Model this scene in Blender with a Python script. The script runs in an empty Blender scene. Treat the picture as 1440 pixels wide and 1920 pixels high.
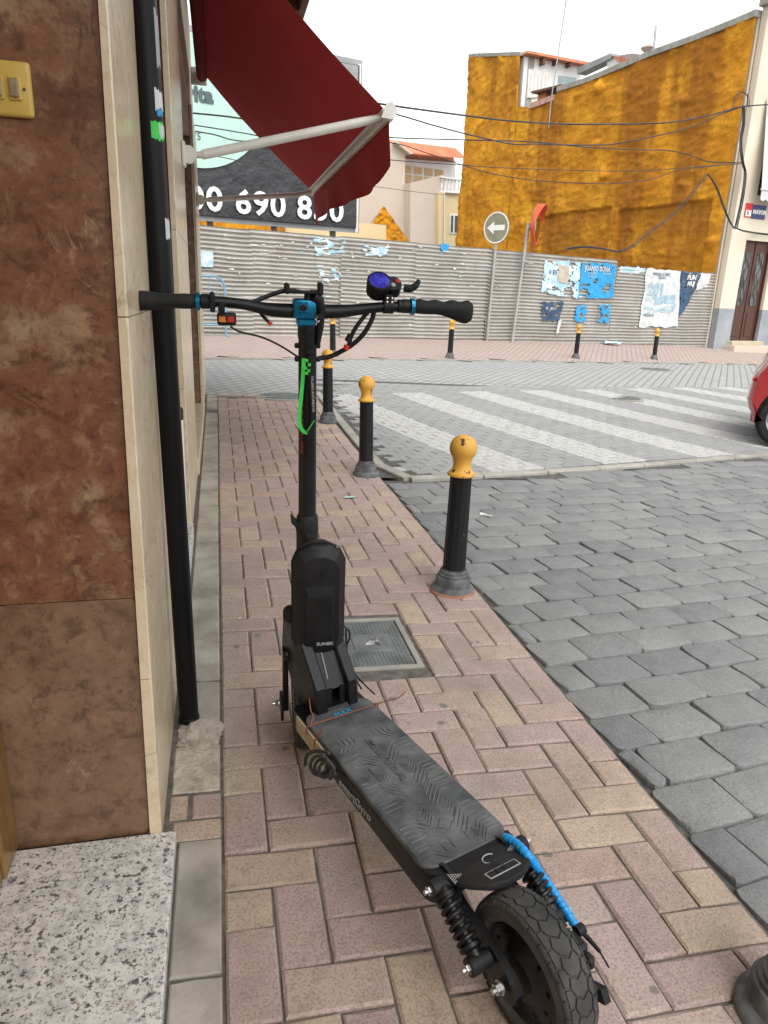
import bpy, bmesh, math, random
from mathutils import Vector, Matrix, noise
random.seed(11)
R = math.radians
S = bpy.context.scene
COL = S.collection

# ------------------------------------------------------------------ camera
FPX = 1330.36
CAM = Vector((0.0276, 0.0, 1.2061))
CR = Vector((0.97507, -0.21943, 0.03303)); CU = Vector((0.03354, 0.29286, 0.95557)); CF = Vector((0.21935, 0.93064, -0.29292))
cd = bpy.data.cameras.new('camera'); cam = bpy.data.objects.new('camera', cd); COL.objects.link(cam)
m = Matrix.Identity(4)
for i in range(3):
    m[i][0] = CR[i]; m[i][1] = CU[i]; m[i][2] = -CF[i]; m[i][3] = CAM[i]
cam.matrix_world = m
cd.sensor_fit = 'HORIZONTAL'; cd.sensor_width = 36.0; cd.lens = FPX / 1440 * 36
cd.clip_start = 0.02; cd.clip_end = 1000
S.camera = cam
# ------------------------------------------------------------------ sky, sun, exposure
SUN_EL, SUN_AZ = 58.0, 176.0        # azimuth clockwise from +Y
w = bpy.data.worlds.new('World'); S.world = w; w.use_nodes = True
nt = w.node_tree; nt.nodes.clear()
out = nt.nodes.new('ShaderNodeOutputWorld'); bg = nt.nodes.new('ShaderNodeBackground')
sky = nt.nodes.new('ShaderNodeTexSky'); sky.sky_type = 'NISHITA'; sky.sun_disc = False
sky.sun_elevation = R(SUN_EL); sky.sun_rotation = R(SUN_AZ); sky.dust_density = 2.0; sky.air_density = 1.0; sky.ozone_density = 1.0
hs = nt.nodes.new('ShaderNodeHueSaturation'); hs.inputs['Saturation'].default_value = 0.10; hs.inputs['Value'].default_value = 1.5
nt.links.new(sky.outputs[0], hs.inputs['Color']); nt.links.new(hs.outputs[0], bg.inputs['Color'])
bg.inputs['Strength'].default_value = 0.15
nt.links.new(bg.outputs[0], out.inputs[0])
sl = bpy.data.lights.new('sun', 'SUN'); sl.energy = 0.9; sl.angle = R(40); sl.color = (1.0, 0.96, 0.9)
so = bpy.data.objects.new('sun', sl); COL.objects.link(so)
az, el = R(SUN_AZ), R(SUN_EL)
so.rotation_euler = Vector((-math.sin(az)*math.cos(el), -math.cos(az)*math.cos(el), -math.sin(el))).to_track_quat('-Z', 'Y').to_euler()
S.view_settings.view_transform = 'Standard'; S.view_settings.look = 'None'; S.view_settings.gamma = 1.0
S.view_settings.use_curve_mapping = False
S.view_settings.exposure = 0.72

# ------------------------------------------------------------------ terrain height and measuring helpers
def clamp(v, a, b): return max(a, min(b, v))
def gz(x, y): return -0.00619 - 0.0314*x + 0.00505*y
def G(x, y):
    s = clamp((y-5.5)/7, 0, 1); z = gz(x, y) + .19*s*s*(3-2*s)
    q = -.324*x + .946*y - 10.4
    return z + clamp(q, 0, 4)*(.035 + .0052*clamp(x, -2, 16))
def ray(a, b): return CF + CR*((a-720)/FPX) + CU*((960-b)/FPX)
def dep(a, b, t): return CAM + ray(a, b)*t
def atx(a, b, x): d = ray(a, b); return CAM + d*((x-CAM.x)/d.x)
def aty(a, b, y): d = ray(a, b); return CAM + d*((y-CAM.y)/d.y)
def atz(a, b, z): d = ray(a, b); return CAM + d*((z-CAM.z)/d.z)
def onground(a, b):
    d = ray(a, b); t = 0.3
    while t < 90:
        t += .004
        q = CAM + d*t
        if q.z < G(q.x, q.y): return q
    return q
class Plane:                       # a vertical plane: origin, horizontal direction; coordinates (s, z, n)
    def __init__(self, ox, oy, dx, dy):
        l = math.hypot(dx, dy); self.o = Vector((ox, oy, 0)); self.d = Vector((dx/l, dy/l, 0)); self.n = Vector((dy/l, -dx/l, 0))  # n towards the camera side
    def hit(self, a, b):
        d = ray(a, b); t = (self.o - CAM).dot(self.n)/d.dot(self.n); p = CAM + d*t
        return (p-self.o).dot(self.d), p.z
    def pt(self, s, z, n=0.0): return self.o + self.d*s + self.n*n + Vector((0, 0, z))
    def mat(self): 
        q = Matrix.Identity(4)
        for i in range(3): q[i][0] = self.d[i]; q[i][1] = -self.n[i]; q[i][2] = (0, 0, 1)[i]; q[i][3] = self.o[i]
        return q                     # local x along, local -y out of the wall, z up
    def shifted(self, back): return Plane(self.o.x - self.n.x*back, self.o.y - self.n.y*back, self.d.x, self.d.y)

# ------------------------------------------------------------------ mesh builder
class MB:
    def __init__(self): self.v = []; self.f = []; self.mi = []
    def add(self, vs, fs, M=None, mi=0):
        o = len(self.v)
        for p in vs:
            p = Vector(p)
            self.v.append(M @ p if M else p)
        for f in fs: self.f.append([o+i for i in f]); self.mi.append(mi)
        return self
    def box(self, c, s, M=None, bev=0.0, mi=0, seg=1):
        if bev <= 0:
            x, y, z = s[0]/2, s[1]/2, s[2]/2
            vs = [(c[0]+i*x, c[1]+j*y, c[2]+k*z) for i in (-1, 1) for j in (-1, 1) for k in (-1, 1)]
            return self.add(vs, [(0,1,3,2),(4,6,7,5),(0,4,5,1),(2,3,7,6),(0,2,6,4),(1,5,7,3)], M, mi)
        b = bmesh.new(); bmesh.ops.create_cube(b, size=1)
        bmesh.ops.scale(b, vec=s, verts=b.verts)
        bmesh.ops.bevel(b, geom=b.edges[:], offset=min(bev, min(s)*.49), segments=seg, affect='EDGES', profile=.5)
        bmesh.ops.translate(b, vec=c, verts=b.verts)
        b.verts.index_update()
        self.add([v.co.copy() for v in b.verts], [[v.index for v in f.verts] for f in b.faces], M, mi); b.free(); return self
    def prism(self, poly, a, b, M=None, mi=0, axis='z'):
        n = len(poly)
        def P(p, h): return (p[0], p[1], h) if axis == 'z' else ((p[0], h, p[1]) if axis == 'y' else (h, p[0], p[1]))
        vs = [P(p, a) for p in poly] + [P(p, b) for p in poly]
        fs = [list(range(n))[::-1], list(range(n, 2*n))] + [(i, (i+1) % n, n+(i+1) % n, n+i) for i in range(n)]
        return self.add(vs, fs, M, mi)
    def tube(self, pts, rad, n=8, M=None, closed=False, mi=0, flat=1.0):
        pts = [Vector(p) for p in pts]; k = len(pts)
        rads = rad if isinstance(rad, (list, tuple)) else [rad]*k
        vs = []; up = None
        for i, p in enumerate(pts):
            t = (pts[(i+1) % k] - pts[i-1]) if closed else (pts[min(i+1, k-1)] - pts[max(i-1, 0)])
            t.normalize()
            if up is None:
                up = Vector((0, 0, 1)) if abs(t.z) < .9 else Vector((1, 0, 0))
            a = (up - t*up.dot(t)); a.normalize(); up = a; b = t.cross(a)
            for j in range(n):
                q = 2*math.pi*j/n
                vs.append(p + a*(math.cos(q)*rads[i]*flat) + b*(math.sin(q)*rads[i]))
        fs = []
        for i in range(k if closed else k-1):
            i2 = (i+1) % k
            for j in range(n): fs.append((i*n+j, i*n+(j+1) % n, i2*n+(j+1) % n, i2*n+j))
        if not closed: fs += [list(range(n))[::-1], list(range((k-1)*n, k*n))]
        return self.add(vs, fs, M, mi)
    def lathe(self, prof, n=24, M=None, mi=0, closed=False):
        vs = []; fs = []; k = len(prof)
        for r_, z in prof:
            for j in range(n):
                q = 2*math.pi*j/n; vs.append((r_*math.cos(q), r_*math.sin(q), z))
        for i in range(k if closed else k-1):
            i2 = (i+1) % k
            for j in range(n): fs.append((i*n+j, i*n+(j+1) % n, i2*n+(j+1) % n, i2*n+j))
        if not closed: fs += [list(range(n))[::-1], list(range((k-1)*n, k*n))]
        return self.add(vs, fs, M, mi)
    def loft(self, loops, M=None, mi=0, cap=True):
        n = len(loops[0]); vs = [p for l in loops for p in l]; fs = []
        for i in range(len(loops)-1):
            for j in range(n): fs.append((i*n+j, i*n+(j+1) % n, (i+1)*n+(j+1) % n, (i+1)*n+j))
        if cap: fs += [list(range(n))[::-1], list(range((len(loops)-1)*n, len(loops)*n))]
        return self.add(vs, fs, M, mi)
    def grid(self, fn, nu, nv, M=None, mi=0):
        vs = [fn(i/nu, j/nv) for j in range(nv+1) for i in range(nu+1)]
        fs = [(j*(nu+1)+i, j*(nu+1)+i+1, (j+1)*(nu+1)+i+1, (j+1)*(nu+1)+i) for j in range(nv) for i in range(nu)]
        return self.add(vs, fs, M, mi)
    def mesh(self, name, mats, smooth=35, fixn=True):
        me = bpy.data.meshes.new(name)
        me.from_pydata([tuple(p) for p in self.v], [], self.f)
        for mt in (mats if isinstance(mats, (list, tuple)) else [mats]): me.materials.append(mt)
        me.polygons.foreach_set('material_index', self.mi)
        if fixn:
            b = bmesh.new(); b.from_mesh(me); bmesh.ops.recalc_face_normals(b, faces=b.faces); b.to_mesh(me); b.free()
        if smooth:
            me.polygons.foreach_set('use_smooth', [True]*len(me.polygons)); me.set_sharp_from_angle(angle=R(smooth))
        me.update(); return me
    def build(self, name, mats, parent=None, smooth=35, world=False, fixn=True, label=None):
        if world and parent is not None:
            self.v = [p - parent.location for p in self.v]
        o = bpy.data.objects.new(name, self.mesh(name, mats, smooth, fixn)); COL.objects.link(o)
        if parent is not None: o.parent = parent
        if label: o['label'] = label
        return o
def tag(o, label, cat, group=None):
    o['label'] = label; o['category'] = cat
    if group: o['group'] = group
    return o
def thing(name, label, cat, loc=(0, 0, 0), group=None, M=None):
    o = bpy.data.objects.new(name, None); COL.objects.link(o); o.empty_display_size = .1
    if M is not None: o.matrix_world = M
    else: o.location = loc
    return tag(o, label, cat, group)
def struct(o): o['kind'] = 'structure'; return o
def stuff(o): o['kind'] = 'stuff'; return o
def T(x, y, z): return Matrix.Translation((x, y, z))
def RX(a): return Matrix.Rotation(a, 4, 'X')
def RY(a): return Matrix.Rotation(a, 4, 'Y')
def RZ(a): return Matrix.Rotation(a, 4, 'Z')
def smoothpts(pts, n=6):            # catmull-rom through points
    P = [Vector(p) for p in pts]; P = [P[0]*2-P[1]] + P + [P[-1]*2-P[-2]]; o = []
    for i in range(1, len(P)-2):
        for k in range(n):
            t = k/n; a, b, c, d = P[i-1], P[i], P[i+1], P[i+2]
            o.append(.5*((2*b)+(c-a)*t+(2*a-5*b+4*c-d)*t*t+(3*b-a-3*c+d)*t**3))
    o.append(P[-2]); return o
def text_mb(body, size, depth=.002, bold=0.0, align='LEFT', shear=0.0, spacing=1.0, xs=1.0):
    cu = bpy.data.curves.new('t', 'FONT'); cu.body = body; cu.size = size; cu.extrude = depth/2; cu.offset = bold; cu.align_x = align
    cu.shear = shear; cu.space_character = spacing; cu.resolution_u = 3
    o = bpy.data.objects.new('t', cu); COL.objects.link(o)
    bpy.context.view_layer.update()
    me = bpy.data.meshes.new_from_object(o.evaluated_get(bpy.context.evaluated_depsgraph_get()))
    b = MB(); b.add([(v.co.x*xs, v.co.y, v.co.z) for v in me.vertices], [list(p.vertices) for p in me.polygons])
    bpy.data.objects.remove(o); bpy.data.curves.remove(cu); bpy.data.meshes.remove(me); return b
def lettering(body, size, M, material, parent, **k):
    b = text_mb(body, size, **k); b.v = [M @ p for p in b.v]
    return b.build('lettering', material, parent, smooth=0, fixn=False)

# ------------------------------------------------------------------ materials
class NT:
    def __init__(self, name):
        self.m = bpy.data.materials.new(name); self.m.use_nodes = True; self.t = self.m.node_tree; self.t.nodes.clear()
        self.o = self.n('OutputMaterial'); self.b = self.n('BsdfPrincipled'); self.t.links.new(self.b.outputs[0], self.o.inputs[0])
    def n(self, kind, **kw):
        x = self.t.nodes.new('ShaderNode'+kind)
        for k, v in kw.items():
            if k in x.inputs: self.set(x.inputs[k], v)
            else: setattr(x, k, v)
        return x
    def set(self, sock, v):
        if hasattr(v, 'is_output') or hasattr(v, 'node'): self.t.links.new(v, sock)
        elif isinstance(v, tuple) and len(v) == 3 and sock.type == 'RGBA': sock.default_value = (*v, 1)
        else: sock.default_value = v
    def pos(self, scale=(1, 1, 1), rot=(0, 0, 0), obj=False):
        src = self.n('TexCoord').outputs['Object'] if obj else self.n('NewGeometry').outputs['Position']
        mp = self.n('Mapping'); self.t.links.new(src, mp.inputs['Vector']); mp.inputs['Scale'].default_value = scale; mp.inputs['Rotation'].default_value = rot
        return mp.outputs[0]
    def noise(self, vec, scale, detail=4, rough=.55, dist=0.0):
        x = self.n('TexNoise'); self.t.links.new(vec, x.inputs['Vector'])
        x.inputs['Scale'].default_value = scale; x.inputs['Detail'].default_value = detail; x.inputs['Roughness'].default_value = rough; x.inputs['Distortion'].default_value = dist
        return x.outputs['Fac']
    def ramp(self, fac, stops, interp='LINEAR'):
        x = self.n('ValToRGB'); self.t.links.new(fac, x.inputs[0]); e = x.color_ramp.elements; x.color_ramp.interpolation = interp
        while len(e) < len(stops): e.new(.5)
        for el, (p, c) in zip(e, stops):
            el.position = p; el.color = (*c, 1) if isinstance(c, tuple) else (c, c, c, 1)
        return x.outputs[0]
    def mix(self, fac, a, b, mode='MIX'):
        x = self.n('Mix', data_type='RGBA', blend_type=mode)
        self.set(x.inputs[0], fac); self.set(x.inputs[6], a); self.set(x.inputs[7], b); return x.outputs[2]
    def math(self, op, a, b=0.0, c=0.0):
        x = self.n('Math', operation=op); self.set(x.inputs[0], a); self.set(x.inputs[1], b); self.set(x.inputs[2], c); return x.outputs[0]
    def bump(self, h, strength=.3, dist=.01, normal=None):
        x = self.n('Bump'); x.inputs['Strength'].default_value = strength; x.inputs['Distance'].default_value = dist
        self.t.links.new(h, x.inputs['Height'])
        if normal is not None: self.t.links.new(normal, x.inputs['Normal'])
        self.t.links.new(x.outputs[0], self.b.inputs['Normal']); return x.outputs[0]
    def fin(self, col, rough=.6, metal=0.0, spec=.5, coat=0.0, emit=None):
        self.set(self.b.inputs['Base Color'], col); self.set(self.b.inputs['Roughness'], rough); self.set(self.b.inputs['Metallic'], metal)
        self.b.inputs['Specular IOR Level'].default_value = spec; self.b.inputs['Coat Weight'].default_value = coat; self.b.inputs['Coat Roughness'].default_value = .08
        if emit: self.b.inputs['Emission Color'].default_value = (*emit[0], 1); self.b.inputs['Emission Strength'].default_value = emit[1]
        return self.m
def mat(name, c1, c2=None, rough=.6, scale=6.0, metal=0.0, bump=0.0, bscale=80.0, spec=.5, coat=0.0, stretch=(1, 1, 1), lo=.35, hi=.65, dist=.004, obj=False, emit=None, rvar=.12, detail=5):
    n = NT(name); v = n.pos(stretch, obj=obj)
    c2 = c2 or tuple(min(1, k*1.25) for k in c1)
    col = n.ramp(n.noise(v, scale, detail, .6), [(lo, c1), (hi, c2)])
    rg = n.math('ADD', rough-rvar/2, n.math('MULTIPLY', n.noise(v, scale*2.3, 3), rvar))
    if bump: n.bump(n.noise(v, bscale, 4, .6), bump, dist)
    return n.fin(col, rg, metal, spec, coat, emit)

def mat_pavers(name, island=False, dark=1.0, scale=1.0):
    n = NT(name); v = n.pos()
    rnd = n.n('NewGeometry').outputs['Random Per Island'] if island else n.n('ObjectInfo').outputs['Random']
    base = n.ramp(rnd, [(0, (.35, .265, .24)), (.2, (.39, .295, .265)), (.38, (.415, .32, .28)), (.5, (.36, .28, .26)), (.64, (.43, .335, .26)), (.82, (.45, .365, .275)), (.93, (.40, .29, .235)), (1, (.38, .295, .27))])
    big = n.noise(v, 3.2, 5, .6)
    col = n.mix(n.ramp(big, [(.4, 0), (.7, .4)]), base, (.42, .32, .225))
    blot = n.noise(v, 14, 5, .65)
    col = n.mix(n.ramp(blot, [(.48, 0), (.75, .5)]), col, (.23, .17, .15))
    sp = n.noise(v, 190, 3, .6)
    col = n.mix(n.ramp(sp, [(.38, .45), (.5, 0)]), col, (.12, .09, .08))
    col = n.mix(n.ramp(sp, [(.56, 0), (.68, .35)]), col, (.52, .43, .36))
    dirt = n.noise(v, 1.6, 8, .7); col = n.mix(n.ramp(dirt, [(.50, 0), (.68, .55)]), col, (.20, .165, .145))
    gum = n.n('TexVoronoi', feature='F1'); n.t.links.new(v, gum.inputs['Vector']); gum.inputs['Scale'].default_value = 6.5; gum.inputs['Randomness'].default_value = 1
    col = n.mix(n.ramp(n.math('ADD', gum.outputs['Distance'], n.math('MULTIPLY', n.noise(v, 40, 2), .06)), [(.10, .75), (.125, 0)]), col, (.13, .125, .12))
    n.bump(n.math('ADD', n.noise(v, 220, 4, .7), n.math('MULTIPLY', n.noise(v, 30, 3), .8)), .35, .003)
    return n.fin(col, n.math('ADD', .72, n.math('MULTIPLY', blot, .2)), spec=.3)
def mat_setts(name, island=False, paint=None):
    n = NT(name); v = n.pos()
    rnd = n.n('NewGeometry').outputs['Random Per Island'] if island else n.n('ObjectInfo').outputs['Random']
    base = n.ramp(rnd, [(0, (.165, .174, .174)), (.35, (.215, .222, .218)), (.6, (.235, .24, .232)), (.8, (.255, .257, .247)), (1, (.185, .193, .195))])
    b = n.noise(v, 9, 5, .6); col = n.mix(n.ramp(b, [(.4, 0), (.7, .5)]), base, (.29, .288, .272))
    col = n.mix(n.ramp(n.noise(v, 3.1, 6, .7), [(.45, 0), (.7, .5)]), col, (.17, .175, .175))
    fine = n.noise(v, 160, 4, .7); col = n.mix(n.ramp(fine, [(.38, .5), (.52, 0)]), col, (.11, .115, .12))
    col = n.mix(n.ramp(fine, [(.58, 0), (.72, .4)]), col, (.34, .34, .33))
    rgh = .8
    if paint:
        col = n.mix(.35, col, (.38, .38, .37))
        g = n.n('NewGeometry'); sep = n.n('SeparateXYZ'); n.t.links.new(g.outputs['Position'], sep.inputs[0])
        x0, y0, ang, k, per, wd, vmin, vmax = paint
        dx = n.math('SUBTRACT', sep.outputs[0], x0); dy = n.math('SUBTRACT', sep.outputs[1], y0)
        ca, sa = math.cos(ang), math.sin(ang)
        uu = n.math('ADD', n.math('MULTIPLY', dx, ca), n.math('MULTIPLY', dy, sa))
        vv = n.math('SUBTRACT', n.math('MULTIPLY', dx, sa), n.math('MULTIPLY', dy, ca))     # grows towards the viewer
        un = n.math('DIVIDE', uu, n.math('ADD', 1.0, n.math('MULTIPLY', vv, k)))
        wob = n.math('MULTIPLY', n.math('SUBTRACT', n.noise(v, 7, 3), .5), .05)
        fr = n.math('MODULO', n.math('ADD', n.math('ADD', un, wob), 20*per + wd), per)
        inu = n.math('LESS_THAN', fr, wd)
        inv = n.math('MULTIPLY', n.math('GREATER_THAN', n.math('ADD', vv, wob), vmin), n.math('LESS_THAN', vv, vmax))
        wear = n.ramp(n.noise(v, 26, 6, .75), [(.32, .05), (.58, .78)])
        fac = n.math('MULTIPLY', n.math('MULTIPLY', inu, inv), wear)
        col = n.mix(fac, col, (.52, .515, .485))
    n.bump(n.math('ADD', n.noise(v, 110, 5, .75), n.math('MULTIPLY', n.noise(v, 16, 5, .6), 2.2)), .75, .007)
    return n.fin(col, rgh, spec=.3)
def mat_marble(name, dark, mid, light, vein=(.62, .5, .36), rough=.22, seed=0.0, spots=.55):
    n = NT(name); v0 = n.pos(); mp = n.n('Mapping'); n.t.links.new(v0, mp.inputs[0]); mp.inputs['Location'].default_value = (seed, seed*.7, seed*1.3); v = mp.outputs[0]
    a = n.noise(v, 6.5, 12, .70, .3); col = n.ramp(a, [(.34, dark), (.46, mid), (.53, mid), (.67, light)])
    b = n.noise(v, 24, 6, .7, .4); col = n.mix(n.ramp(b, [(.52, 0), (.64, .7)]), col, tuple(k*spots for k in dark))
    b2 = n.noise(v, 70, 4, .6); col = n.mix(n.ramp(b2, [(.56, 0), (.66, .5)]), col, tuple(k*(spots+.05) for k in dark))
    col = n.mix(n.ramp(b, [(.32, .5), (.45, 0)]), col, light)
    n1 = n.noise(v, 3.4, 9, .58, 1.1)
    msk = n.math('MULTIPLY', n.ramp(n.math('ABSOLUTE', n.math('SUBTRACT', n1, .5)), [(.0, .40), (.006, 0)]), n.ramp(n.noise(v, 4.2, 3), [(.54, 0), (.70, 1)]))
    n2 = n.noise(v, 2.1, 8, .6, .8); msk2 = n.math('MULTIPLY', n.ramp(n.math('ABSOLUTE', n.math('SUBTRACT', n2, .47)), [(.0, .7), (.006, 0)]), n.ramp(n.noise(v, 3.1, 3), [(.45, 0), (.6, 1)]))
    col = n.mix(msk2, col, tuple(k*.4 for k in dark))
    col = n.mix(msk, col, vein)
    return n.fin(col, n.math('ADD', rough, n.math('MULTIPLY', a, .12)), spec=.5)

BR_D, BR_M, BR_L = (.13, .050, .027), (.205, .088, .047), (.37, .25, .145)
M_brown = mat_marble('brown_marble', BR_D, BR_M, BR_L)
M_brown2 = mat_marble('brown_marble_lower', (.155, .080, .047), (.215, .122, .074), (.30, .19, .12), seed=3.1)
M_red = mat_marble('red_marble', (.13, .035, .02), (.17, .05, .028), (.22, .08, .045), seed=7.7)
M_cream = mat_marble('cream_marble', (.60, .475, .30), (.66, .54, .37), (.71, .61, .45), vein=(.5, .33, .18), rough=.17, seed=1.7, spots=.93)
def mat_granite():
    n = NT('white_granite'); v = n.pos()
    a = n.noise(v, 75, 4, .62); b = n.noise(v, 170, 3, .6); c = n.noise(v, 55, 2, .5)
    col = n.ramp(n.noise(v, 45, 3), [(.35, (.50, .50, .475)), (.6, (.68, .665, .62))])
    col = n.mix(n.ramp(a, [(.375, .92), (.43, 0)]), col, (.05, .05, .055))
    col = n.mix(n.ramp(b, [(.385, .7), (.44, 0)]), col, (.13, .13, .14))
    col = n.mix(n.ramp(c, [(.66, 0), (.72, .6)]), col, (.36, .24, .15))
    return n.fin(col, .42, spec=.5)
M_granite = mat_granite()
M_concrete = mat('grey_concrete', (.24, .235, .205), (.36, .345, .30), .85, 5, bump=.4, bscale=120)
M_slab = mat('edge_slab', (.22, .205, .165), (.42, .39, .33), .88, 7, bump=.5, bscale=130, dist=.004, lo=.32, hi=.68, detail=9)
M_mortar = mat('joint_mortar', (.085, .075, .065), (.17, .15, .13), .95, 30, bump=.6, bscale=140, dist=.006)
M_sand = mat('joint_sand', (.05, .048, .045), (.12, .116, .108), .95, 26, bump=.6, bscale=140, dist=.006)
M_rubble = mat('rubble_mortar', (.32, .29, .23), (.55, .50, .42), .95, 22, bump=.9, bscale=90, dist=.01)
M_paver = mat_pavers('clay_paver'); M_paver_far = mat_pavers('clay_paver_far', True)
M_sett = mat_setts('grey_sett'); M_sett_far = mat_setts('grey_sett_far', True)
PAINT = (1.548, 8.392, R(16), .046, 1.0, .44, .0, 3.52)
M_cross = mat_setts('painted_sett', False, PAINT); M_cross_far = mat_setts('painted_sett_far', True, PAINT)
def mat_brickfloor(name, c1, c2, mortar, rot, bw, bh, scale=1.0):
    n = NT(name); v = n.pos(rot=(0, 0, rot))
    t = n.n('TexBrick'); n.t.links.new(v, t.inputs['Vector']); t.inputs['Scale'].default_value = scale
    t.inputs['Brick Width'].default_value = bw; t.inputs['Row Height'].default_value = bh; t.inputs['Mortar Size'].default_value = .012; t.inputs['Mortar Smooth'].default_value = .2
    t.inputs['Color1'].default_value = (*c1, 1); t.inputs['Color2'].default_value = (*c2, 1); t.inputs['Mortar'].default_value = (*mortar, 1)
    col = n.mix(n.ramp(n.noise(v, 1.3, 5, .6), [(.3, 0), (.7, .45)]), t.outputs['Color'], tuple(k*.72 for k in c1))
    col = n.mix(n.ramp(n.noise(v, 60, 3), [(.4, .25), (.6, 0)]), col, (.1, .1, .1))
    n.bump(n.math('SUBTRACT', 1.0, t.outputs['Fac']), .5, .01)
    return n.fin(col, .85, spec=.3)
M_street = mat_brickfloor('street_setts', (.40, .405, .39), (.35, .355, .345), (.17, .17, .165), R(-52), .22, .12)
M_farpave = mat_brickfloor('far_pavers', (.47, .36, .315), (.42, .33, .295), (.29, .23, .205), R(-60), .22, .11)
M_ground = mat('bare_ground', (.10, .098, .092), (.15, .147, .14), .95, 2)
M_soil = mat('lot_ground', (.16, .13, .09), (.24, .2, .14), .95, 1.2, bump=.5, bscale=6, dist=.05)

M_black = mat('black_plastic', (.005, .005, .0055), (.010, .010, .0105), .5, 30, bump=.12, bscale=500, dist=.001, spec=.3)
M_blackmetal = mat('black_coated_metal', (.005, .005, .0055), (.010, .010, .011), .36, 18, metal=.0, rvar=.2, spec=.32)
M_rubber = mat('black_rubber', (.008, .008, .008), (.018, .0175, .017), .7, 26, bump=.25, bscale=300, dist=.0015, spec=.3)
M_tyre = mat('dusty_tyre', (.026, .026, .0255), (.066, .064, .060), .85, 14, bump=.3, bscale=240, dist=.002)
M_mat_ = mat('dusty_deck_mat', (.034, .039, .040), (.16, .168, .165), .66, 15, bump=.25, bscale=220, dist=.001, lo=.36, hi=.78, detail=8)
M_groove = mat('deck_mat_ridge', (.012, .013, .014), (.12, .125, .125), .5, 24)
M_chrome = mat('bright_steel', (.5, .5, .49), (.62, .61, .6), .25, 40, metal=.95)
M_steel = mat('dull_steel', (.28, .28, .275), (.36, .36, .35), .4, 20, metal=.8)
M_bronze = mat('bronze_rim', (.20, .13, .08), (.30, .20, .13), .4, 20, metal=.7)
M_blue = mat('blue_anodised', (.005, .13, .26), (.01, .2, .36), .25, 30, metal=.6)
M_cyan = mat('blue_wrap', (.004, .22, .56), (.01, .30, .66), .42, 20)
M_white_txt = mat('pale_print', (.45, .46, .47), (.6, .6, .6), .5)
M_grey_txt = mat('grey_print', (.26, .26, .265), (.33, .33, .33), .5)
M_green = mat('green_strap', (.03, .45, .05), (.05, .6, .08), .55, 20)
M_wood = mat('plywood_edge', (.33, .28, .19), (.44, .38, .27), .7, 6, stretch=(1, 1, 30))
M_tie = mat('brown_cable_tie', (.17, .045, .016), (.24, .07, .025), .4, 20)
M_cord = mat('black_braid', (.008, .008, .009), (.06, .06, .062), .7, 220)
M_screen = mat('blue_screen', (.012, .01, .10), (.06, .06, .40), .10, 60, emit=((.05, .04, .75), .12), coat=.6)
M_amber = mat('amber_lens', (.55, .17, .01), (.7, .26, .02), .2, 30, coat=.5)
M_redlens = mat('red_lens', (.4, .01, .01), (.55, .02, .02), .2, 30, coat=.5)
M_redpl = mat('red_plastic', (.5, .02, .015), (.6, .03, .02), .4, 30)

def mat_chipped(name, c, under, thr=.66, rough=.4, scale=26, spec=.5):
    n = NT(name); v = n.pos()
    a = n.noise(v, scale, 4, .5); b = n.noise(v, 6, 4)
    col = n.ramp(b, [(.3, tuple(k*.82 for k in c)), (.7, c)])
    mk = n.ramp(a, [(thr, 0), (thr+.02, 1)])
    col = n.mix(mk, col, under); n.bump(n.math('SUBTRACT', 1.0, mk), .4, .003)
    return n.fin(col, n.math('ADD', rough, n.math('MULTIPLY', mk, .3)), spec=spec)
M_yellow = mat_chipped('yellow_paint', (.68, .36, .05), (.045, .03, .022), .615, .5, 30)
M_bolblack = mat_chipped('bollard_black', (.012, .013, .014), (.06, .058, .056), .68, .42, 40, .25)
M_bolgrey = mat('bollard_base', (.05, .052, .053), (.15, .155, .155), .65, 16)
M_pipe = mat_chipped('pipe_black', (.007, .007, .008), (.03, .03, .03), .72, .34, 30, .16)

def mat_metal_sheet():
    n = NT('galvanised_sheet'); v = n.pos()
    col = n.ramp(n.noise(v, 1.4, 6, .65), [(.3, (.28, .268, .24)), (.7, (.44, .425, .385))])
    st = n.pos((3, 3, .5)); col = n.mix(n.ramp(n.noise(st, 3, 5, .7), [(.48, 0), (.75, .45)]), col, (.27, .25, .22))
    rs = n.noise(n.pos((1, 1, 2.4)), 1.1, 6, .7); col = n.mix(n.ramp(rs, [(.66, 0), (.74, .65)]), col, (.26, .12, .055))
    pp = n.noise(n.pos((1, 1, 2.2)), 4.5, 6, .72); col = n.mix(n.ramp(pp, [(.655, 0), (.668, .85)]), col, (.62, .61, .58))
    n.bump(n.noise(v, 12, 4), .2, .01)
    return n.fin(col, .55, .25, .4)
M_sheet = mat_metal_sheet()
M_galv = mat('galvanised_post', (.30, .30, .29), (.42, .42, .40), .5, 6, metal=.4)
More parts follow.
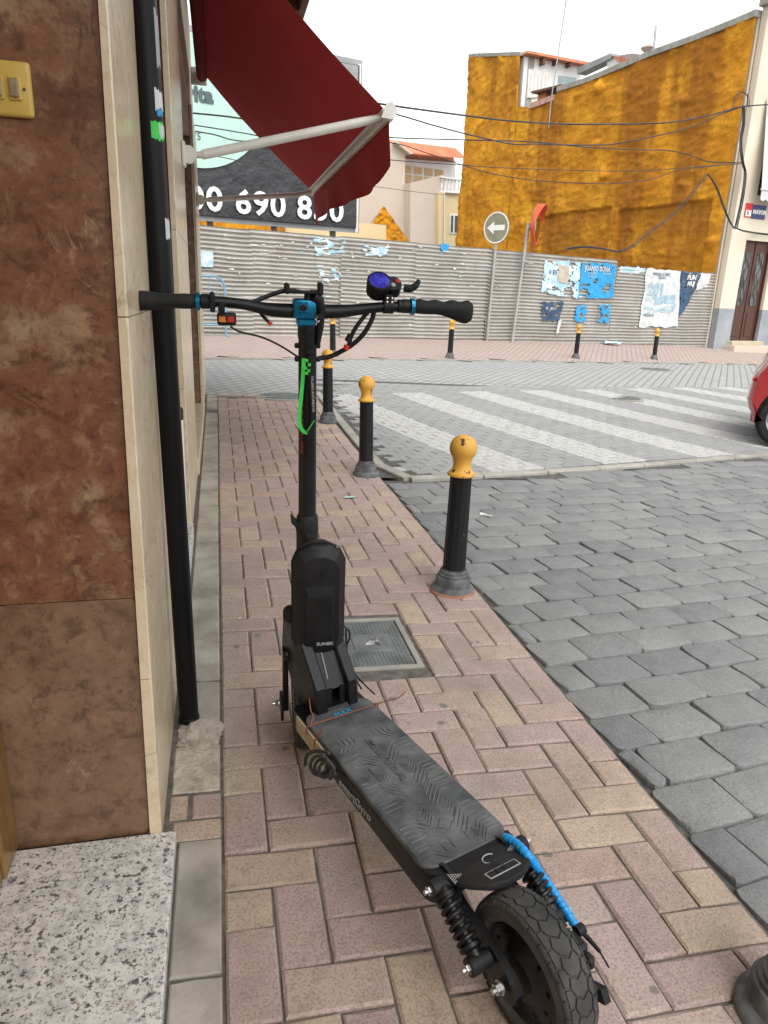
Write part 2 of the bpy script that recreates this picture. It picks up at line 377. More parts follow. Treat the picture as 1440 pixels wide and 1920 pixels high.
def mat_foam():
    n = NT('orange_foam'); v = n.pos(obj=True)
    a = n.noise(v, 1.0, 6, .62); col = n.ramp(a, [(.32, (.47, .185, .010)), (.5, (.62, .27, .013)), (.66, (.78, .385, .025))])
    st = n.noise(n.pos((.9, .8, .07), obj=True), 1.0, 4, .55); col = n.mix(n.ramp(st, [(.50, 0), (.60, .8)]), col, (.30, .105, .010))
    pt = n.noise(v, .55, 7, .7); col = n.mix(n.ramp(pt, [(.56, 0), (.66, .55)]), col, (.30, .12, .012))
    fg_ = n.noise(v, 22, 6, .75); col = n.mix(n.ramp(fg_, [(.38, .6), (.52, 0)]), col, (.28, .11, .012))
    f = n.noise(n.pos((1, 1, 2.2), obj=True), 5, 6, .7); col = n.mix(n.ramp(f, [(.55, 0), (.75, .35)]), col, (.34, .135, .01))
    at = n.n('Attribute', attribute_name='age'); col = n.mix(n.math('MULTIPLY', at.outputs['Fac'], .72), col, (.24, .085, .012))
    n.bump(n.noise(n.pos((1, 1, 1.5), obj=True), 9, 9, .8), .7, .05)
    return n.fin(col, .85, spec=.25)
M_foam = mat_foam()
M_cream_wall = mat('cream_render', (.60, .53, .41), (.68, .61, .49), .9, .8, bump=.15, bscale=30)
M_plinth = mat('grey_plinth', (.23, .25, .27), (.33, .35, .365), .85, 1.6, bump=.3, bscale=20)
M_door = mat('brown_door', (.055, .018, .012), (.085, .03, .018), .45, 5, stretch=(6, 6, .5))
M_doorglass = mat('door_glass', (.05, .05, .048), (.16, .16, .15), .15, 4)
M_iron = mat('wrought_iron', (.03, .025, .022), (.05, .042, .038), .5)
M_beige = mat('beige_render', (.50, .42, .335), (.57, .485, .40), .9, .35)
M_yellowwall = mat('yellow_render', (.62, .49, .27), (.68, .55, .32), .9, .4)
M_whitewall = mat('white_render', (.66, .66, .64), (.76, .76, .74), .9, .5)
M_rooftile = mat('terracotta_tile', (.46, .15, .075), (.62, .25, .14), .85, 1.8)
M_blind = mat('tan_blind', (.44, .29, .15), (.52, .36, .2), .7, 3, stretch=(1, 1, 12))
M_glassdark = mat('dark_glass', (.015, .017, .02), (.04, .045, .05), .08, 2)
M_shopglass = mat('shop_glass', (.02, .022, .024), (.03, .032, .035), .05, 2)
def mat_canvas(name, c, tr):
    n = NT(name); v = n.pos(); col = n.ramp(n.noise(v, 2.5, 4), [(.3, c), (.7, tuple(k*1.2 for k in c))]); n.bump(n.noise(v, 500, 2), .1, .001); n.fin(col, .85, spec=.2)
    t_ = n.n('BsdfTranslucent'); t_.inputs['Color'].default_value = (*tr, 1); mx = n.n('MixShader'); mx.inputs[0].default_value = .22
    n.t.links.new(n.b.outputs[0], mx.inputs[1]); n.t.links.new(t_.outputs[0], mx.inputs[2]); n.t.links.new(mx.outputs[0], n.o.inputs[0]); return n.m
M_awning = mat_canvas('burgundy_canvas', (.165, .016, .017), (.26, .022, .022))
M_seam = mat_canvas('seam_canvas', (.09, .009, .010), (.08, .008, .008))
M_whitepaint = mat('white_paint', (.62, .60, .55), (.72, .70, .66), .4, 5)
M_greyawning = mat('grey_canvas', (.50, .50, .48), (.56, .56, .54), .85, 1.5)
M_brass = mat('brass_frame', (.30, .16, .05), (.42, .25, .09), .32, 10, metal=.6, stretch=(8, 8, .6))
M_bell = mat('yellowed_plastic', (.55, .36, .07), (.63, .43, .10), .38, 14)
M_btn = mat('bell_button', (.20, .15, .08), (.34, .27, .16), .35, 40)
M_darkwood = mat('dark_timber', (.09, .04, .022), (.15, .075, .04), .8, 5, stretch=(6, .6, 6))
M_banner_k = mat('banner_black', (.016, .017, .019), (.032, .033, .036), .38, 3, bump=.7, bscale=4.5, dist=.06)
M_banner_m = mat('banner_mint', (.38, .58, .50), (.43, .63, .55), .6, 1.5)
M_banner_w = mat('banner_white', (.74, .76, .77), (.80, .82, .83), .5, 4)
M_banner_g = mat('banner_dark_green', (.06, .10, .10), (.08, .12, .12), .6, 4)
M_greyback = mat('grey_panel', (.24, .25, .25), (.32, .33, .33), .7, 2)
M_cable = mat('cable_black', (.02, .02, .022), (.045, .045, .047), .6, 10)
M_olive = mat('faded_sign', (.20, .20, .135), (.27, .26, .18), .5, 6)
M_signwhite = mat('sign_white', (.70, .70, .64), (.78, .78, .72), .45, 6)
M_mirror = mat('mirror_glass', (.5, .55, .6), (.6, .64, .68), .06, 1, metal=1.0)
M_orange = mat('orange_plastic', (.56, .06, .012), (.66, .09, .02), .4, 4)
M_barrier = mat('pale_blue_paint', (.13, .29, .43), (.19, .37, .52), .5, 8)
M_p_blue = mat('poster_blue', (.015, .24, .52), (.03, .34, .62), .7, 5)
M_p_light = mat('poster_pale_blue', (.30, .52, .62), (.62, .70, .72), .75, 5, lo=.4, hi=.6)
M_p_dark = mat('poster_navy', (.02, .05, .10), (.04, .09, .16), .7, 5)
M_p_white = mat('poster_white', (.46, .475, .475), (.62, .63, .62), .8, 6)
M_p_text = mat('poster_print', (.25, .38, .44), (.36, .5, .55), .7, 4)
M_red_car = mat('red_car_paint', (.30, .012, .014), (.34, .016, .017), .28, 2, coat=.9)
M_signblue = mat('sign_blue', (.02, .03, .13), (.03, .045, .17), .45)
M_signred = mat('sign_red', (.55, .02, .02), (.62, .03, .03), .45)
M_cast = mat('cast_iron_lid', (.12, .135, .13), (.22, .235, .225), .6, 12, metal=.3, bump=.2, bscale=200)
M_paper = mat('scrap_paper', (.55, .58, .56), (.68, .70, .68), .8, 20)
M_pebble = mat('pebble', (.5, .43, .3), (.62, .55, .42), .7, 60)

# ================================================================== GROUND
def gridsheet(name, xs, ys, off, material, keep=None):
    b = MB(); nx = len(xs)
    vs = [(x, y, G(x, y)+off) for y in ys for x in xs]
    fs = [(j*nx+i, j*nx+i+1, (j+1)*nx+i+1, (j+1)*nx+i) for j in range(len(ys)-1) for i in range(nx-1) if keep is None or keep(.5*(xs[i]+xs[i+1]), .5*(ys[j]+ys[j+1]))]
    b.add(vs, fs); return b.build(name, material, None, smooth=60, fixn=False)
def lin(a, b, n): return [a+(b-a)*i/n for i in range(n+1)]
struct(gridsheet('ground', [-300, -80, -30, -12] + lin(-6, 24, 40) + [30, 45, 80, 300], [-120, -30, -8] + lin(-4, 26, 50) + [32, 45, 80, 150, 400], -.05, M_ground))

# --- near pavement: herringbone clay pavers, edge slabs
Y0 = 1.2251
NRM = Vector((.03139, -.00505, .9995))
def slope_rot():
    z = NRM.normalized(); y = Vector((0, 1, 0)); y = (y - z*y.dot(z)).normalized(); x = y.cross(z)
    q = Matrix.Identity(4)
    for i in range(3): q[i][0] = x[i]; q[i][1] = y[i]; q[i][2] = z[i]
    return q
SR = slope_rot()
pav = gridsheet('pavement', lin(-.45, 1.105, 6), lin(-.6, 8.1, 30), -.0072, M_mortar); struct(pav)
MAN = (.29, .69, 2.09, 2.49)
def brick_mesh(w, d, h=.04, ch=.0055, name='brick', material=None, wob=0.0):
    b = MB(); c4 = [(-w/2, -d/2), (w/2, -d/2), (w/2, d/2), (-w/2, d/2)]; a = []; rr = random.Random(int(wob*1000)+int(w*900+d*70))
    for (x0, y0), (x1, y1) in zip(c4, c4[1:]+c4[:1]):          # worn outline: corner and a point along each side
        a.append((x0*(1-rr.uniform(0, .012)), y0*(1-rr.uniform(0, .02)))); f_ = rr.uniform(.3, .7); a.append((x0+(x1-x0)*f_, y0+(y1-y0)*f_))
    i = []
    for k, (x, y) in enumerate(a):
        c = ch*rr.uniform(.6, 1.5) if wob else ch
        i.append((x-math.copysign(min(c, abs(x)), x) if abs(abs(x)-w/2) < .004 else x, y-math.copysign(min(c, abs(y)), y) if abs(abs(y)-d/2) < .004 else y))
    n_ = 8
    b.add([(x, y, -h) for x, y in a] + [(x, y, -ch*rr.uniform(.6, 1.0)) for x, y in a] + [(x, y, 0) for x, y in i],
          [(k, (k+1) % n_, n_+(k+1) % n_, n_+k) for k in range(n_)] + [(n_+k, n_+(k+1) % n_, 2*n_+(k+1) % n_, 2*n_+k) for k in range(n_)] + [list(range(2*n_, 3*n_))])
    return b.mesh(name, material, 0, fixn=False)
JO = .0044
cells = []
for gy in range(-9, 70):
    for gx in range(0, 11):
        k = (gx-gy) % 4
        if k == 0: cells.append((gx, gy, min(2, 11-gx), 1))
        elif k == 1 and gx == 0: cells.append((0, gy, 1, 1))
        elif k == 3: cells.append((gx, gy, 1, 2))
bm_cache = {}
near, far_b = [], MB()
for gx, gy, w_, h_ in cells:
    cx, cy = (gx+w_/2)*.1, Y0 + (gy+h_/2)*.1
    y_hi = Y0 + (gy+h_)*.1
    if y_hi > 8.0: continue
    if gx*.1 < MAN[1]-.02 and (gx+w_)*.1 > MAN[0]+.02 and Y0+gy*.1 < MAN[3]-.02 and Y0+(gy+h_)*.1 > MAN[2]+.02:
        # keep what is left of a paver beside the lid
        if (gx+w_)*.1 > MAN[1]+.05 and w_ == 2: gx, w_ = gx+1, 1; cx = (gx+.5)*.1
        elif gx*.1 < MAN[0]-.05 and w_ == 2: w_ = 1; cx = (gx+.5)*.1
        elif Y0+(gy+h_)*.1 > MAN[3]+.05 and h_ == 2: gy, h_ = gy+1, 1; cy = Y0+(gy+.5)*.1
        elif Y0+gy*.1 < MAN[2]-.05 and h_ == 2: h_ = 1; cy = Y0+(gy+.5)*.1
        else: continue
    near.append((cy, cx, w_, h_))
near.sort()
cnt = 0
for cy, cx, w_, h_ in near:
    dz = random.uniform(-.0028, .0028); rz = random.uniform(-.01, .01); tx, ty = random.uniform(-.014, .014), random.uniform(-.014, .014)
    M = T(cx, cy, G(cx, cy)+dz) @ SR @ RZ(rz) @ RX(tx) @ RY(ty)
    if cy > .72 and cnt < 300:
        cnt += 1
        key = (w_, h_, cnt % 6)
        if key not in bm_cache: bm_cache[key] = brick_mesh(w_*.1-JO, h_*.1-JO, material=M_paver, wob=1+cnt % 6)
        o = bpy.data.objects.new('brick', bm_cache[key]); COL.objects.link(o); o.parent = pav; o.matrix_local = M
    else:
        w2, d2 = (w_*.1-JO)/2, (h_*.1-JO)/2; c = .0045
        far_b.add([(-w2, -d2, -.03), (w2, -d2, -.03), (w2, d2, -.03), (-w2, d2, -.03), (-w2, -d2, -c), (w2, -d2, -c), (w2, d2, -c), (-w2, d2, -c), (-w2+c, -d2+c, 0), (w2-c, -d2+c, 0), (w2-c, d2-c, 0), (-w2+c, d2-c, 0)],
                  [(0, 1, 5, 4), (1, 2, 6, 5), (2, 3, 7, 6), (3, 0, 4, 7), (4, 5, 9, 8), (5, 6, 10, 9), (6, 7, 11, 10), (7, 4, 8, 11), (8, 9, 10, 11)], M)
stuff(far_b.build('brick', M_paver_far, pav, smooth=0, fixn=False))
# edge slabs between the bricks and the wall
def pave_piece(name, x0, x1, y0, y1, material, ch=.004, dz=0.0, lift=0.0):
    cx, cy = (x0+x1)/2, (y0+y1)/2
    o = bpy.data.objects.new(name, brick_mesh(x1-x0-.006, y1-y0-.006, .04, ch, name, material)); COL.objects.link(o); o.parent = pav
    o.matrix_local = T(cx, cy, G(cx, cy)+dz) @ SR @ RZ(random.uniform(-.004, .004)) @ RY(random.uniform(-.006, .006)); return o
js = [.10, .55, 1.035, 1.385]
for a, b_ in zip(js[:-1], js[1:]): pave_piece('slab', -.102, -.002, a, b_, M_slab, dz=random.uniform(-.002, .002))
js = [1.75, 2.08, 2.775, 3.4, 4.02, 4.85, 5.765, 6.5, 7.22, 7.66, 8.08]
for a, b_ in zip(js[:-1], js[1:]): pave_piece('slab', -.118, -.003, a, b_, M_slab, dz=random.uniform(-.002, .003))
pave_piece('mortar_patch', -.128, -.003, 1.55, 1.75, M_rubble, dz=-.004)
pave_piece('brick', -.118, -.002, 1.385, 1.455, M_paver, dz=-.004)
pave_piece('brick', -.075, -.002, 1.455, 1.545, M_paver, dz=-.003)
pave_piece('brick', -.13, -.078, 1.455, 1.55, M_paver, dz=-.006)
for k in range(4): pave_piece('brick', -.01+.28*k, .265+.28*k, 8.0, 8.1, M_paver, dz=0)
# light kerb edging round the crossing
EDGE = [(1.16, 8.25), (1.165, 6.6), (1.17, 5.2), (1.20, 4.70), (1.30, 4.665), (2.34, 4.88), (3.44, 5.175), (5.13, 5.69), (7.0, 6.30), (9.5, 7.15)]
kb = struct(gridsheet('kerb', [0, .01], [0, .01], -.3, M_concrete))
def kerb_stone(p, q, wd=.085):
    p = Vector((*p, 0)); q = Vector((*q, 0)); d = (q-p).normalized(); n_ = Vector((-d.y, d.x, 0))*wd/2; e = d*.004
    b = MB(); loops = []
    for P_ in (p+e, q-e):
        loops.append([(P_-n_) + Vector((0, 0, G(P_.x, P_.y)-.06)), (P_+n_) + Vector((0, 0, G(P_.x, P_.y)-.06)), (P_+n_*1) + Vector((0, 0, G(P_.x, P_.y)+.004)), (P_+n_*.85) + Vector((0, 0, G(P_.x, P_.y)+.012)), (P_-n_*.85) + Vector((0, 0, G(P_.x, P_.y)+.012)), (P_-n_) + Vector((0, 0, G(P_.x, P_.y)+.004))])
    b.loft(loops); b.build('kerb_stone', M_concrete, kb, smooth=0)
kp = smoothpts([(x, y, 0) for x, y in EDGE], 10)
acc = [kp[0]]; d_ = 0
for a, b_ in zip(kp[:-1], kp[1:]):
    d_ += (b_-a).length
    if d_ > .48: acc.append(b_); d_ = 0
for a, b_ in zip(acc[:-1], acc[1:]): kerb_stone((a.x, a.y), (b_.x, b_.y))

# --- road of large setts
def edge_y(x):                       # y of the near edge of the crossing at x
    P_ = EDGE[3:]
    for (ax, ay), (bx_, by_) in zip(P_[:-1], P_[1:]):
        if ax <= x <= bx_: return ay+(by_-ay)*(x-ax)/(bx_-ax)
    return 4.7 if x < 1.2 else 7.2+(x-9.5)*.34
road = struct(gridsheet('road', lin(1.105, 9.5, 20), lin(-2.0, 8, 30), -.0175, M_sand, keep=lambda x, y: y < edge_y(x)+.1))
SA = math.atan2(.147, .989); ca, sa = math.cos(SA), math.sin(SA); RW, SL = .164, .247
def sett_loop(hw, hd, seed):
    rr = random.Random(seed); p = []
    for sx, sy in ((-1, -1), (1, -1), (1, 1), (-1, 1)):
        rad = rr.uniform(.012, .024)
        for k in range(3):
            a = math.atan2(sy, sx) - R(45) + R(45)*k
            p.append((sx*(hw-rad)+rad*math.cos(a), sy*(hd-rad)+rad*math.sin(a)))
    p2 = []
    for i, q in enumerate(p):
        p2.append((q[0]+rr.uniform(-.005, .003), q[1]+rr.uniform(-.005, .003)))
        if i % 3 == 2:
            nx_ = p[(i+1) % len(p)]
            p2.append(((q[0]+nx_[0])/2+rr.uniform(-.004, .004), (q[1]+nx_[1])/2+rr.uniform(-.004, .004)))
    return p2
def sett_geo(seed, hw=.1215, hd=.0808):
    lp = sett_loop(hw, hd, seed); n_ = len(lp); rr = random.Random(seed+99)
    vs = [(x, y, -.05) for x, y in lp] + [(x, y, -.015) for x, y in lp] + [(x*.974, y*.964, -.0035) for x, y in lp] + [(x*.87, y*.83, rr.uniform(-.002, .002)) for x, y in lp]
    fs = []
    for k in range(3):
        for i in range(n_): fs.append((k*n_+i, k*n_+(i+1) % n_, (k+1)*n_+(i+1) % n_, (k+1)*n_+i))
    fs.append(list(range(3*n_, 4*n_))); return vs, fs
variants = [sett_geo(s) for s in range(8)]
vmesh = []
for vs, fs in variants:
    b = MB(); b.add(vs, fs); vmesh.append(b.mesh('sett', M_sett, 50, fixn=False))
pieces = []
for j in range(-18, 60):
    off = .5*(j % 2) + random.uniform(-.08, .08)
    for i in range(-6, 46):
        uu, vv = (i+off)*SL, j*RW
        x, y = 1.1 + uu*ca - vv*sa, 1.89+.083 + uu*sa + vv*ca
        if x+.118 < 1.15 or x > 8.5 or y < .1 or y > edge_y(x)-.045-.06: continue
        if x - .118 < 1.112:
            wd_ = x+.121-1.118
            if wd_ < .022: continue
            pieces.append((x, y, 1.118+wd_/2, wd_))
        else: pieces.append((x, y, None, None))
def img(x, y):
    d = Vector((x, y, G(x, y)))-CAM; z = d.dot(CF); return 720+FPX*d.dot(CR)/z, 960-FPX*d.dot(CU)/z
def vis(x, y, mrg=60):
    d = Vector((x, y, G(x, y)))-CAM
    if d.dot(CF) < .2: return False
    a, b_ = img(x, y); return -mrg < a < 1440+mrg and -mrg < b_ < 1920+mrg
pieces.sort(key=lambda p: (not vis(p[0], p[1]), (p[0]-CAM.x)**2 + p[1]**2))
cnt = 0; fb = MB()
for x, y, cxx, wd_ in pieces:
    k = random.randrange(8); fl = random.choice((0, math.pi))
    M = T(cxx or x, y + ((cxx-x)*.147 if cxx else 0), G(x, y)-.004+random.uniform(-.004, .004)) @ SR @ RZ(SA+fl*(cxx is None)+random.uniform(-.018, .018)) @ RX(random.uniform(-.02, .02)) @ RY(random.uniform(-.02, .02))
    if cnt < 300 and vis(x, y):
        cnt += 1
        if cxx:
            b = MB(); vs, fs = sett_geo(k, wd_/2, .0808); b.add(vs, fs); me = b.mesh('sett', M_sett, 50, fixn=False)
        else: me = vmesh[k]
        o = bpy.data.objects.new('sett', me); COL.objects.link(o); o.parent = road; o.matrix_local = M
    else:
        vs, fs = (sett_geo(k, wd_/2, .0808) if cxx else variants[k]); fb.add(vs, fs, M)
stuff(fb.build('sett', M_sett_far, road, smooth=50, fixn=False))

# --- crossing of small setts with painted stripes, beyond it the cross street
cross = struct(gridsheet('crossing', lin(1.1, 10.5, 24), lin(4.4, 9.7, 16), -.012, M_sand, keep=lambda x, y: y > edge_y(x)-.05))
CA = R(16); cc, cs_ = math.cos(CA), math.sin(CA)
sp = []
for j in range(-46, 6):
    off = .5*(j % 2)
    for i in range(-12, 48):
        uu, vv = (i+off)*.205, j*.105
        x, y = 1.3 + uu*cc - vv*cs_, 8.9 + uu*cs_ + vv*cc
        if x < 1.31 or x > 9.5 or y < edge_y(x)+.10 or y > 8.95+(x-1.3)*.19: continue
        if not vis(x, y, 200): continue
        sp.append((x, y))
sp.sort(key=lambda p: p[0]**2+p[1]**2)
def smallsett(mb=None, M=None, s=0):
    w2, d2, c = .0985, .0485, .006
    vs = [(-w2, -d2, -.04), (w2, -d2, -.04), (w2, d2, -.04), (-w2, d2, -.04), (-w2, -d2, -c), (w2, -d2, -c), (w2, d2, -c), (-w2, d2, -c), (-w2+c, -d2+c, 0), (w2-c, -d2+c, 0), (w2-c, d2-c, 0), (-w2+c, d2-c, 0)]
    fs = [(0, 1, 5, 4), (1, 2, 6, 5), (2, 3, 7, 6), (3, 0, 4, 7), (4, 5, 9, 8), (5, 6, 10, 9), (6, 7, 11, 10), (7, 4, 8, 11), (8, 9, 10, 11)]
    return vs, fs
vs, fs = smallsett(); b = MB(); b.add(vs, fs); ssm = b.mesh('small_sett', M_cross, 0, fixn=False)
fb = MB()
for k, (x, y) in enumerate(sp):
    ax = math.atan((G(x, y+.05)-G(x, y-.05))/.1); ay = -math.atan((G(x+.05, y)-G(x-.05, y))/.1)
    M = T(x, y, G(x, y)+random.uniform(-.002, .002)) @ RX(ax) @ RY(ay) @ RZ(CA+random.uniform(-.01, .01))
    if k < 300:
        o = bpy.data.objects.new('small_sett', ssm); COL.objects.link(o); o.parent = cross; o.matrix_local = M
    else: fb.add(vs, fs, M)
stuff(fb.build('small_sett', M_cross_far, cross, smooth=0, fixn=False))
def qk(x, y): return -.324*x + .946*y - 10.4
struct(gridsheet('street', lin(-14, 24, 60), lin(4, 24, 60), -.012, M_street, keep=lambda x, y: y > 8.0 and (x < 1.1 or y > 8.75+(x-1.3)*.19 or x > 9.2) and qk(x, y) < .25))
struct(gridsheet('far_pavement', lin(-14, 26, 80), lin(4, 30, 90), .004, M_farpave, keep=lambda x, y: 0.02 < qk(x, y) < 6))
kf = struct(gridsheet('far_kerb', [0, .01], [0, .01], -.3, M_concrete))
for k in range(26):
    def kpnt(t): return Vector((-8+t*.946, (10.4+.324*(-8+t*.946)+.01)/.946, 0))
    p_, q_ = kpnt(k*1.0), kpnt(k*1.0+.99); n_ = Vector((-.324, .946, 0))*.06; b = MB(); lo = []
    for P_ in (p_, q_):
        z = G(P_.x, P_.y); lo.append([P_-n_+Vector((0, 0, z-.05)), P_+n_+Vector((0, 0, z-.05)), P_+n_+Vector((0, 0, z+.012)), P_-n_+Vector((0, 0, z+.012))])
    b.loft(lo); b.build('kerb_stone', M_concrete, kf, smooth=0)
# square inspection cover in the pavement
mz = G(.49, 2.29)
mc = thing('inspection_cover', 'square grey iron inspection cover set in the pavers behind the scooter', 'manhole cover', M=T(.49, 2.29, mz) @ SR)
b = MB(); W = .196
for a_, b2 in (((-W, -W), (W, -W+.022)), ((-W, W-.022), (W, W)), ((-W, -W+.023), (-W+.022, W-.023)), ((W-.022, -W+.023), (W, W-.023))):
    b.box(((a_[0]+b2[0])/2, (a_[1]+b2[1])/2, -.02), (b2[0]-a_[0], b2[1]-a_[1], .042), bev=.002)
b.build('frame', M_concrete, mc)
b = MB(); b.prism([(-.168, -.17), (.15, -.17), (.17, -.15), (.17, .15), (.15, .17), (-.168, .17)], -.03, -.004)
lid = b.build('lid', M_cast, mc)
b = MB()
for i in range(24):
    for j in range(24):
        x, y = -.161+i*.014, -.161+j*.014
        if -.03 < x < .12 and -.075 < y < .075: continue
        if -.125 < x < -.065 and -.045 < y < .02: continue
        b.box((x, y, -.0035), (.0105, .0105, .003))
stuff(b.build('stud', M_cast, lid, smooth=0))
b = MB(); b.box((.045, 0, -.0035), (.135, .135, .004), bev=.001); pl_ = b.build('badge', M_cast, lid)
b = MB()
for k in range(5): b.tube([(.02+.004*k, -.02+.006*k, .0), (.05, .01*(k-2), .0012), (.075, .03-.014*k, 0)], .0025, 5)
b.build('emblem', M_steel, lid)
lettering('MAYOR', .022, T(.088, .045, -.0012) @ RZ(-math.pi/2), M_cast, lid, depth=.0012)
b = MB(); b.box((-.095, -.028, -.003), (.052, .018, .003)); b.box((-.095, .003, -.003), (.052, .018, .003)); b.build('lifting_slot', M_darkwood, lid, smooth=0)
# round covers in the street
for (a_, b2), lab in (((530, 742), 'round iron manhole cover in the street past the end of the brick pavement'), ((1228, 692), 'round iron manhole cover in the street before the two right far bollards'), ((1160, 745), 'round iron manhole cover just beyond the painted stripes')):
    q = onground(a_, b2); t = thing('manhole_cover', lab, 'manhole cover', (q.x, q.y, G(q.x, q.y)-.004), 'round manhole covers')
    b = MB(); b.lathe([(.34, -.03), (.34, .004), (.30, .004), (.30, -.002)], 28); b.build('frame', M_concrete, t)
    b = MB(); b.lathe([(.295, -.03), (.295, .003), (.0, .004)], 28)
    for k in range(-4, 5): b.box((0, k*.06, .004), (2*math.sqrt(max(.001, .27**2-(k*.06)**2)), .02, .006))
    b.build('lid', M_cast, t)

# ================================================================== CORNER BUILDING (left)
XF = -.135; XR = -.43
cb = thing('corner_building', 'marble clad corner building with brown reveals and cream piers along the pavement', 'building', (-1.5, 3.5, 0))
def cbox(name, x0, x1, y0, y1, z0, z1, material, bev=.0, parent=cb, lab=None):
    b = MB(); b.box(((x0+x1)/2, (y0+y1)/2, (z0+z1)/2), (x1-x0, y1-y0, z1-z0), bev=bev)
    o = b.build(name, material, None)
    o.data.transform(Matrix.Translation(-cb.location)); o.parent = parent
    if lab: o['label'] = lab
    return o
def rough_slab(name, x0, x1, y0, y1, z0, z1, material, amp=.0018, l0=0.0, l1=0.0):
    # marble facing slab with a slightly chipped front right edge
    b = MB(); n_ = max(4, int((z1-z0)/.02)); lp = []
    for k in range(n_+1):
        z = z0+(z1-z0)*k/n_; e = amp*noise.noise(Vector((x0*9, y0*5, z*38)))+amp*.8*noise.noise(Vector((3, y0, z*9)))
        c = .002 if 0 < k < n_ else .004
        a0, a1 = x0+l0*z, x1+l1*z
        lp.append([(a0, y1, z), (a0, y0, z), (a1-c-abs(e), y0, z), (a1, y0+c+abs(e)*2, z), (a1, y1, z)])
    b.loft(lp); o = b.build(name, material, None, smooth=25); o.data.transform(Matrix.Translation(-cb.location)); o.parent = cb; return o
# core walls
def pier(y0, y1, zs_brown, zs_cream, mb, z_base=.0, ztop=2.75, xr=XR, la=0.0, lb=0.0):
    cbox('wall', xr-.2, XF-.03, y0+.024, y1-.03, -.1, ztop, M_concrete)
    for a_, b2 in zip(zs_brown[:-1], zs_brown[1:]):
        rough_slab('marble_slab', xr-.03, XF-.0255, y0, y0+.022, a_+.001, b2-.001, mb if a_ > .5 else (M_brown2 if mb is M_brown else mb), l1=la)
    for a_, b2 in zip(zs_cream[:-1], zs_cream[1:]):
        rough_slab('cream_slab', XF-.025, XF, y0-.012, y1, a_+.001, b2-.001, M_cream, l0=la, l1=lb)
    cbox('cream_slab', xr, XF-.027, y1-.022, y1, 0.02, ztop, M_cream)
pier(1.40, 2.03, [.022, .601, 1.9, 2.75], [.006, .42, 1.152, 2.0, 2.75], M_brown, la=.0115, lb=.005)
pier(3.50, 4.75, [.09, .9, 1.75, 2.75], [.02, .75, 1.45, 2.75], M_red)
pier(7.25, 8.75, [.13, .80, 1.75, 2.75], [.05, .78, 1.5, 2.75], M_brown)
pier(-1.3, -.45, [.0, .601, 1.9, 2.75], [.0, .9, 1.8, 2.75], M_brown)
# thresholds and sills
cbox('step', -.50, -.104, -.44, 1.388, -.02, .032, M_granite, .003, lab='white speckled granite doorstep')
cbox('sill', -.45, -.125, 2.04, 3.49, -.02, .085, M_granite, .003)
cbox('sill', -.45, -.125, 4.76, 7.24, -.02, .125, M_cream, .003)
# doorway: bronze frame and door leaf set back
cbox('door_frame', -.50, -.432, 1.30, 1.398, .033, 2.5, M_brass, .006)
cbox('door_frame', -.475, -.437, 1.262, 1.298, .033, 2.5, M_brass, .008)
cbox('door', -.52, -.482, -.40, 1.26, .035, 2.5, M_brass, .004)
for k in range(3): cbox('door_panel', -.481, -.470, -.30+k*.5, .12+k*.5, .25, 2.2, M_brass, .003)
# shop windows in the bays
for y0, y1 in ((2.05, 3.48), (4.78, 7.22)):
    fr = cbox('window_frame', -.46, -.42, y0, y1, .12, 2.5, M_brass, .003)
    cbox('window_pane', -.419, -.413, y0+.06, y1-.06, .2, 2.42, M_shopglass)
# lintels, upper wall, roof eave
cbox('lintel', XR, XF-.03, -.45, 1.40, 2.5, 2.75, M_concrete)
cbox('lintel', XR, XF-.03, 2.03, 3.50, 2.5, 2.75, M_concrete)
cbox('lintel', XR, XF-.03, 4.75, 7.25, 2.5, 2.75, M_beige)
cbox('wall', -7.0, XF-.02, -1.3, 8.73, 2.752, 3.82, M_beige)
cbox('wall', -7.0, XR-.21, -1.3, 8.7, -.1, 2.75, M_concrete)
for k in range(12):
    cbox('rafter', -.15, .90, -1.2+k*.84, -1.12+k*.84, 3.82, 3.90, M_darkwood)
cbox('eave_board', .90, .96, -1.4, 8.2, 3.80, 3.93, M_darkwood)
for k in range(9): cbox('soffit_board', -.15+k*.116, -.04+k*.116, -1.4, 8.2, 3.902, 3.92, M_darkwood)
b = MB(); b.add([(-7, -1.4, 5.6), (-7, 8.22, 5.6), (.98, -1.4, 3.93), (.98, 8.22, 3.93), (-7, -1.4, 3.85), (-7, 8.22, 3.85)], [(0, 1, 3, 2), (0, 2, 4), (1, 5, 3), (0, 4, 5, 1), (2, 3, 5, 4)])
o = b.build('roof', M_rooftile, cb, world=True)
# call button plate
p0, p1 = aty(-22, 112, 1.40), aty(68, 225, 1.40)
bp = thing('doorbell_plate', 'yellowed plastic doorbell plate with two buttons on the brown marble', 'doorbell', ((p0.x+p1.x)/2, 1.399, (p0.z+p1.z)/2))
wd_, hg = p1.x-p0.x, p0.z-p1.z
b = MB(); b.box((0, -.006, 0), (wd_, .012, hg), bev=.006, seg=3); b.build('plate', M_bell, bp)
for sx in (-.30, .10):
    b = MB(); b.box((wd_*sx, -.0135, .0), (wd_*.30, .005, hg*.42), bev=.0015); bb = b.build('surround', M_bell, bp)
    b = MB(); b.box((wd_*sx, -.0175, .0), (wd_*.22, .006, hg*.34), bev=.002); b.build('button', M_btn, bb)
b = MB(); b.lathe([(.002, 0), (.002, .003), (0, .0035)], 10, T(wd_*.33, -.012, 0) @ RX(math.pi/2)); b.build('screw', M_iron, bp)
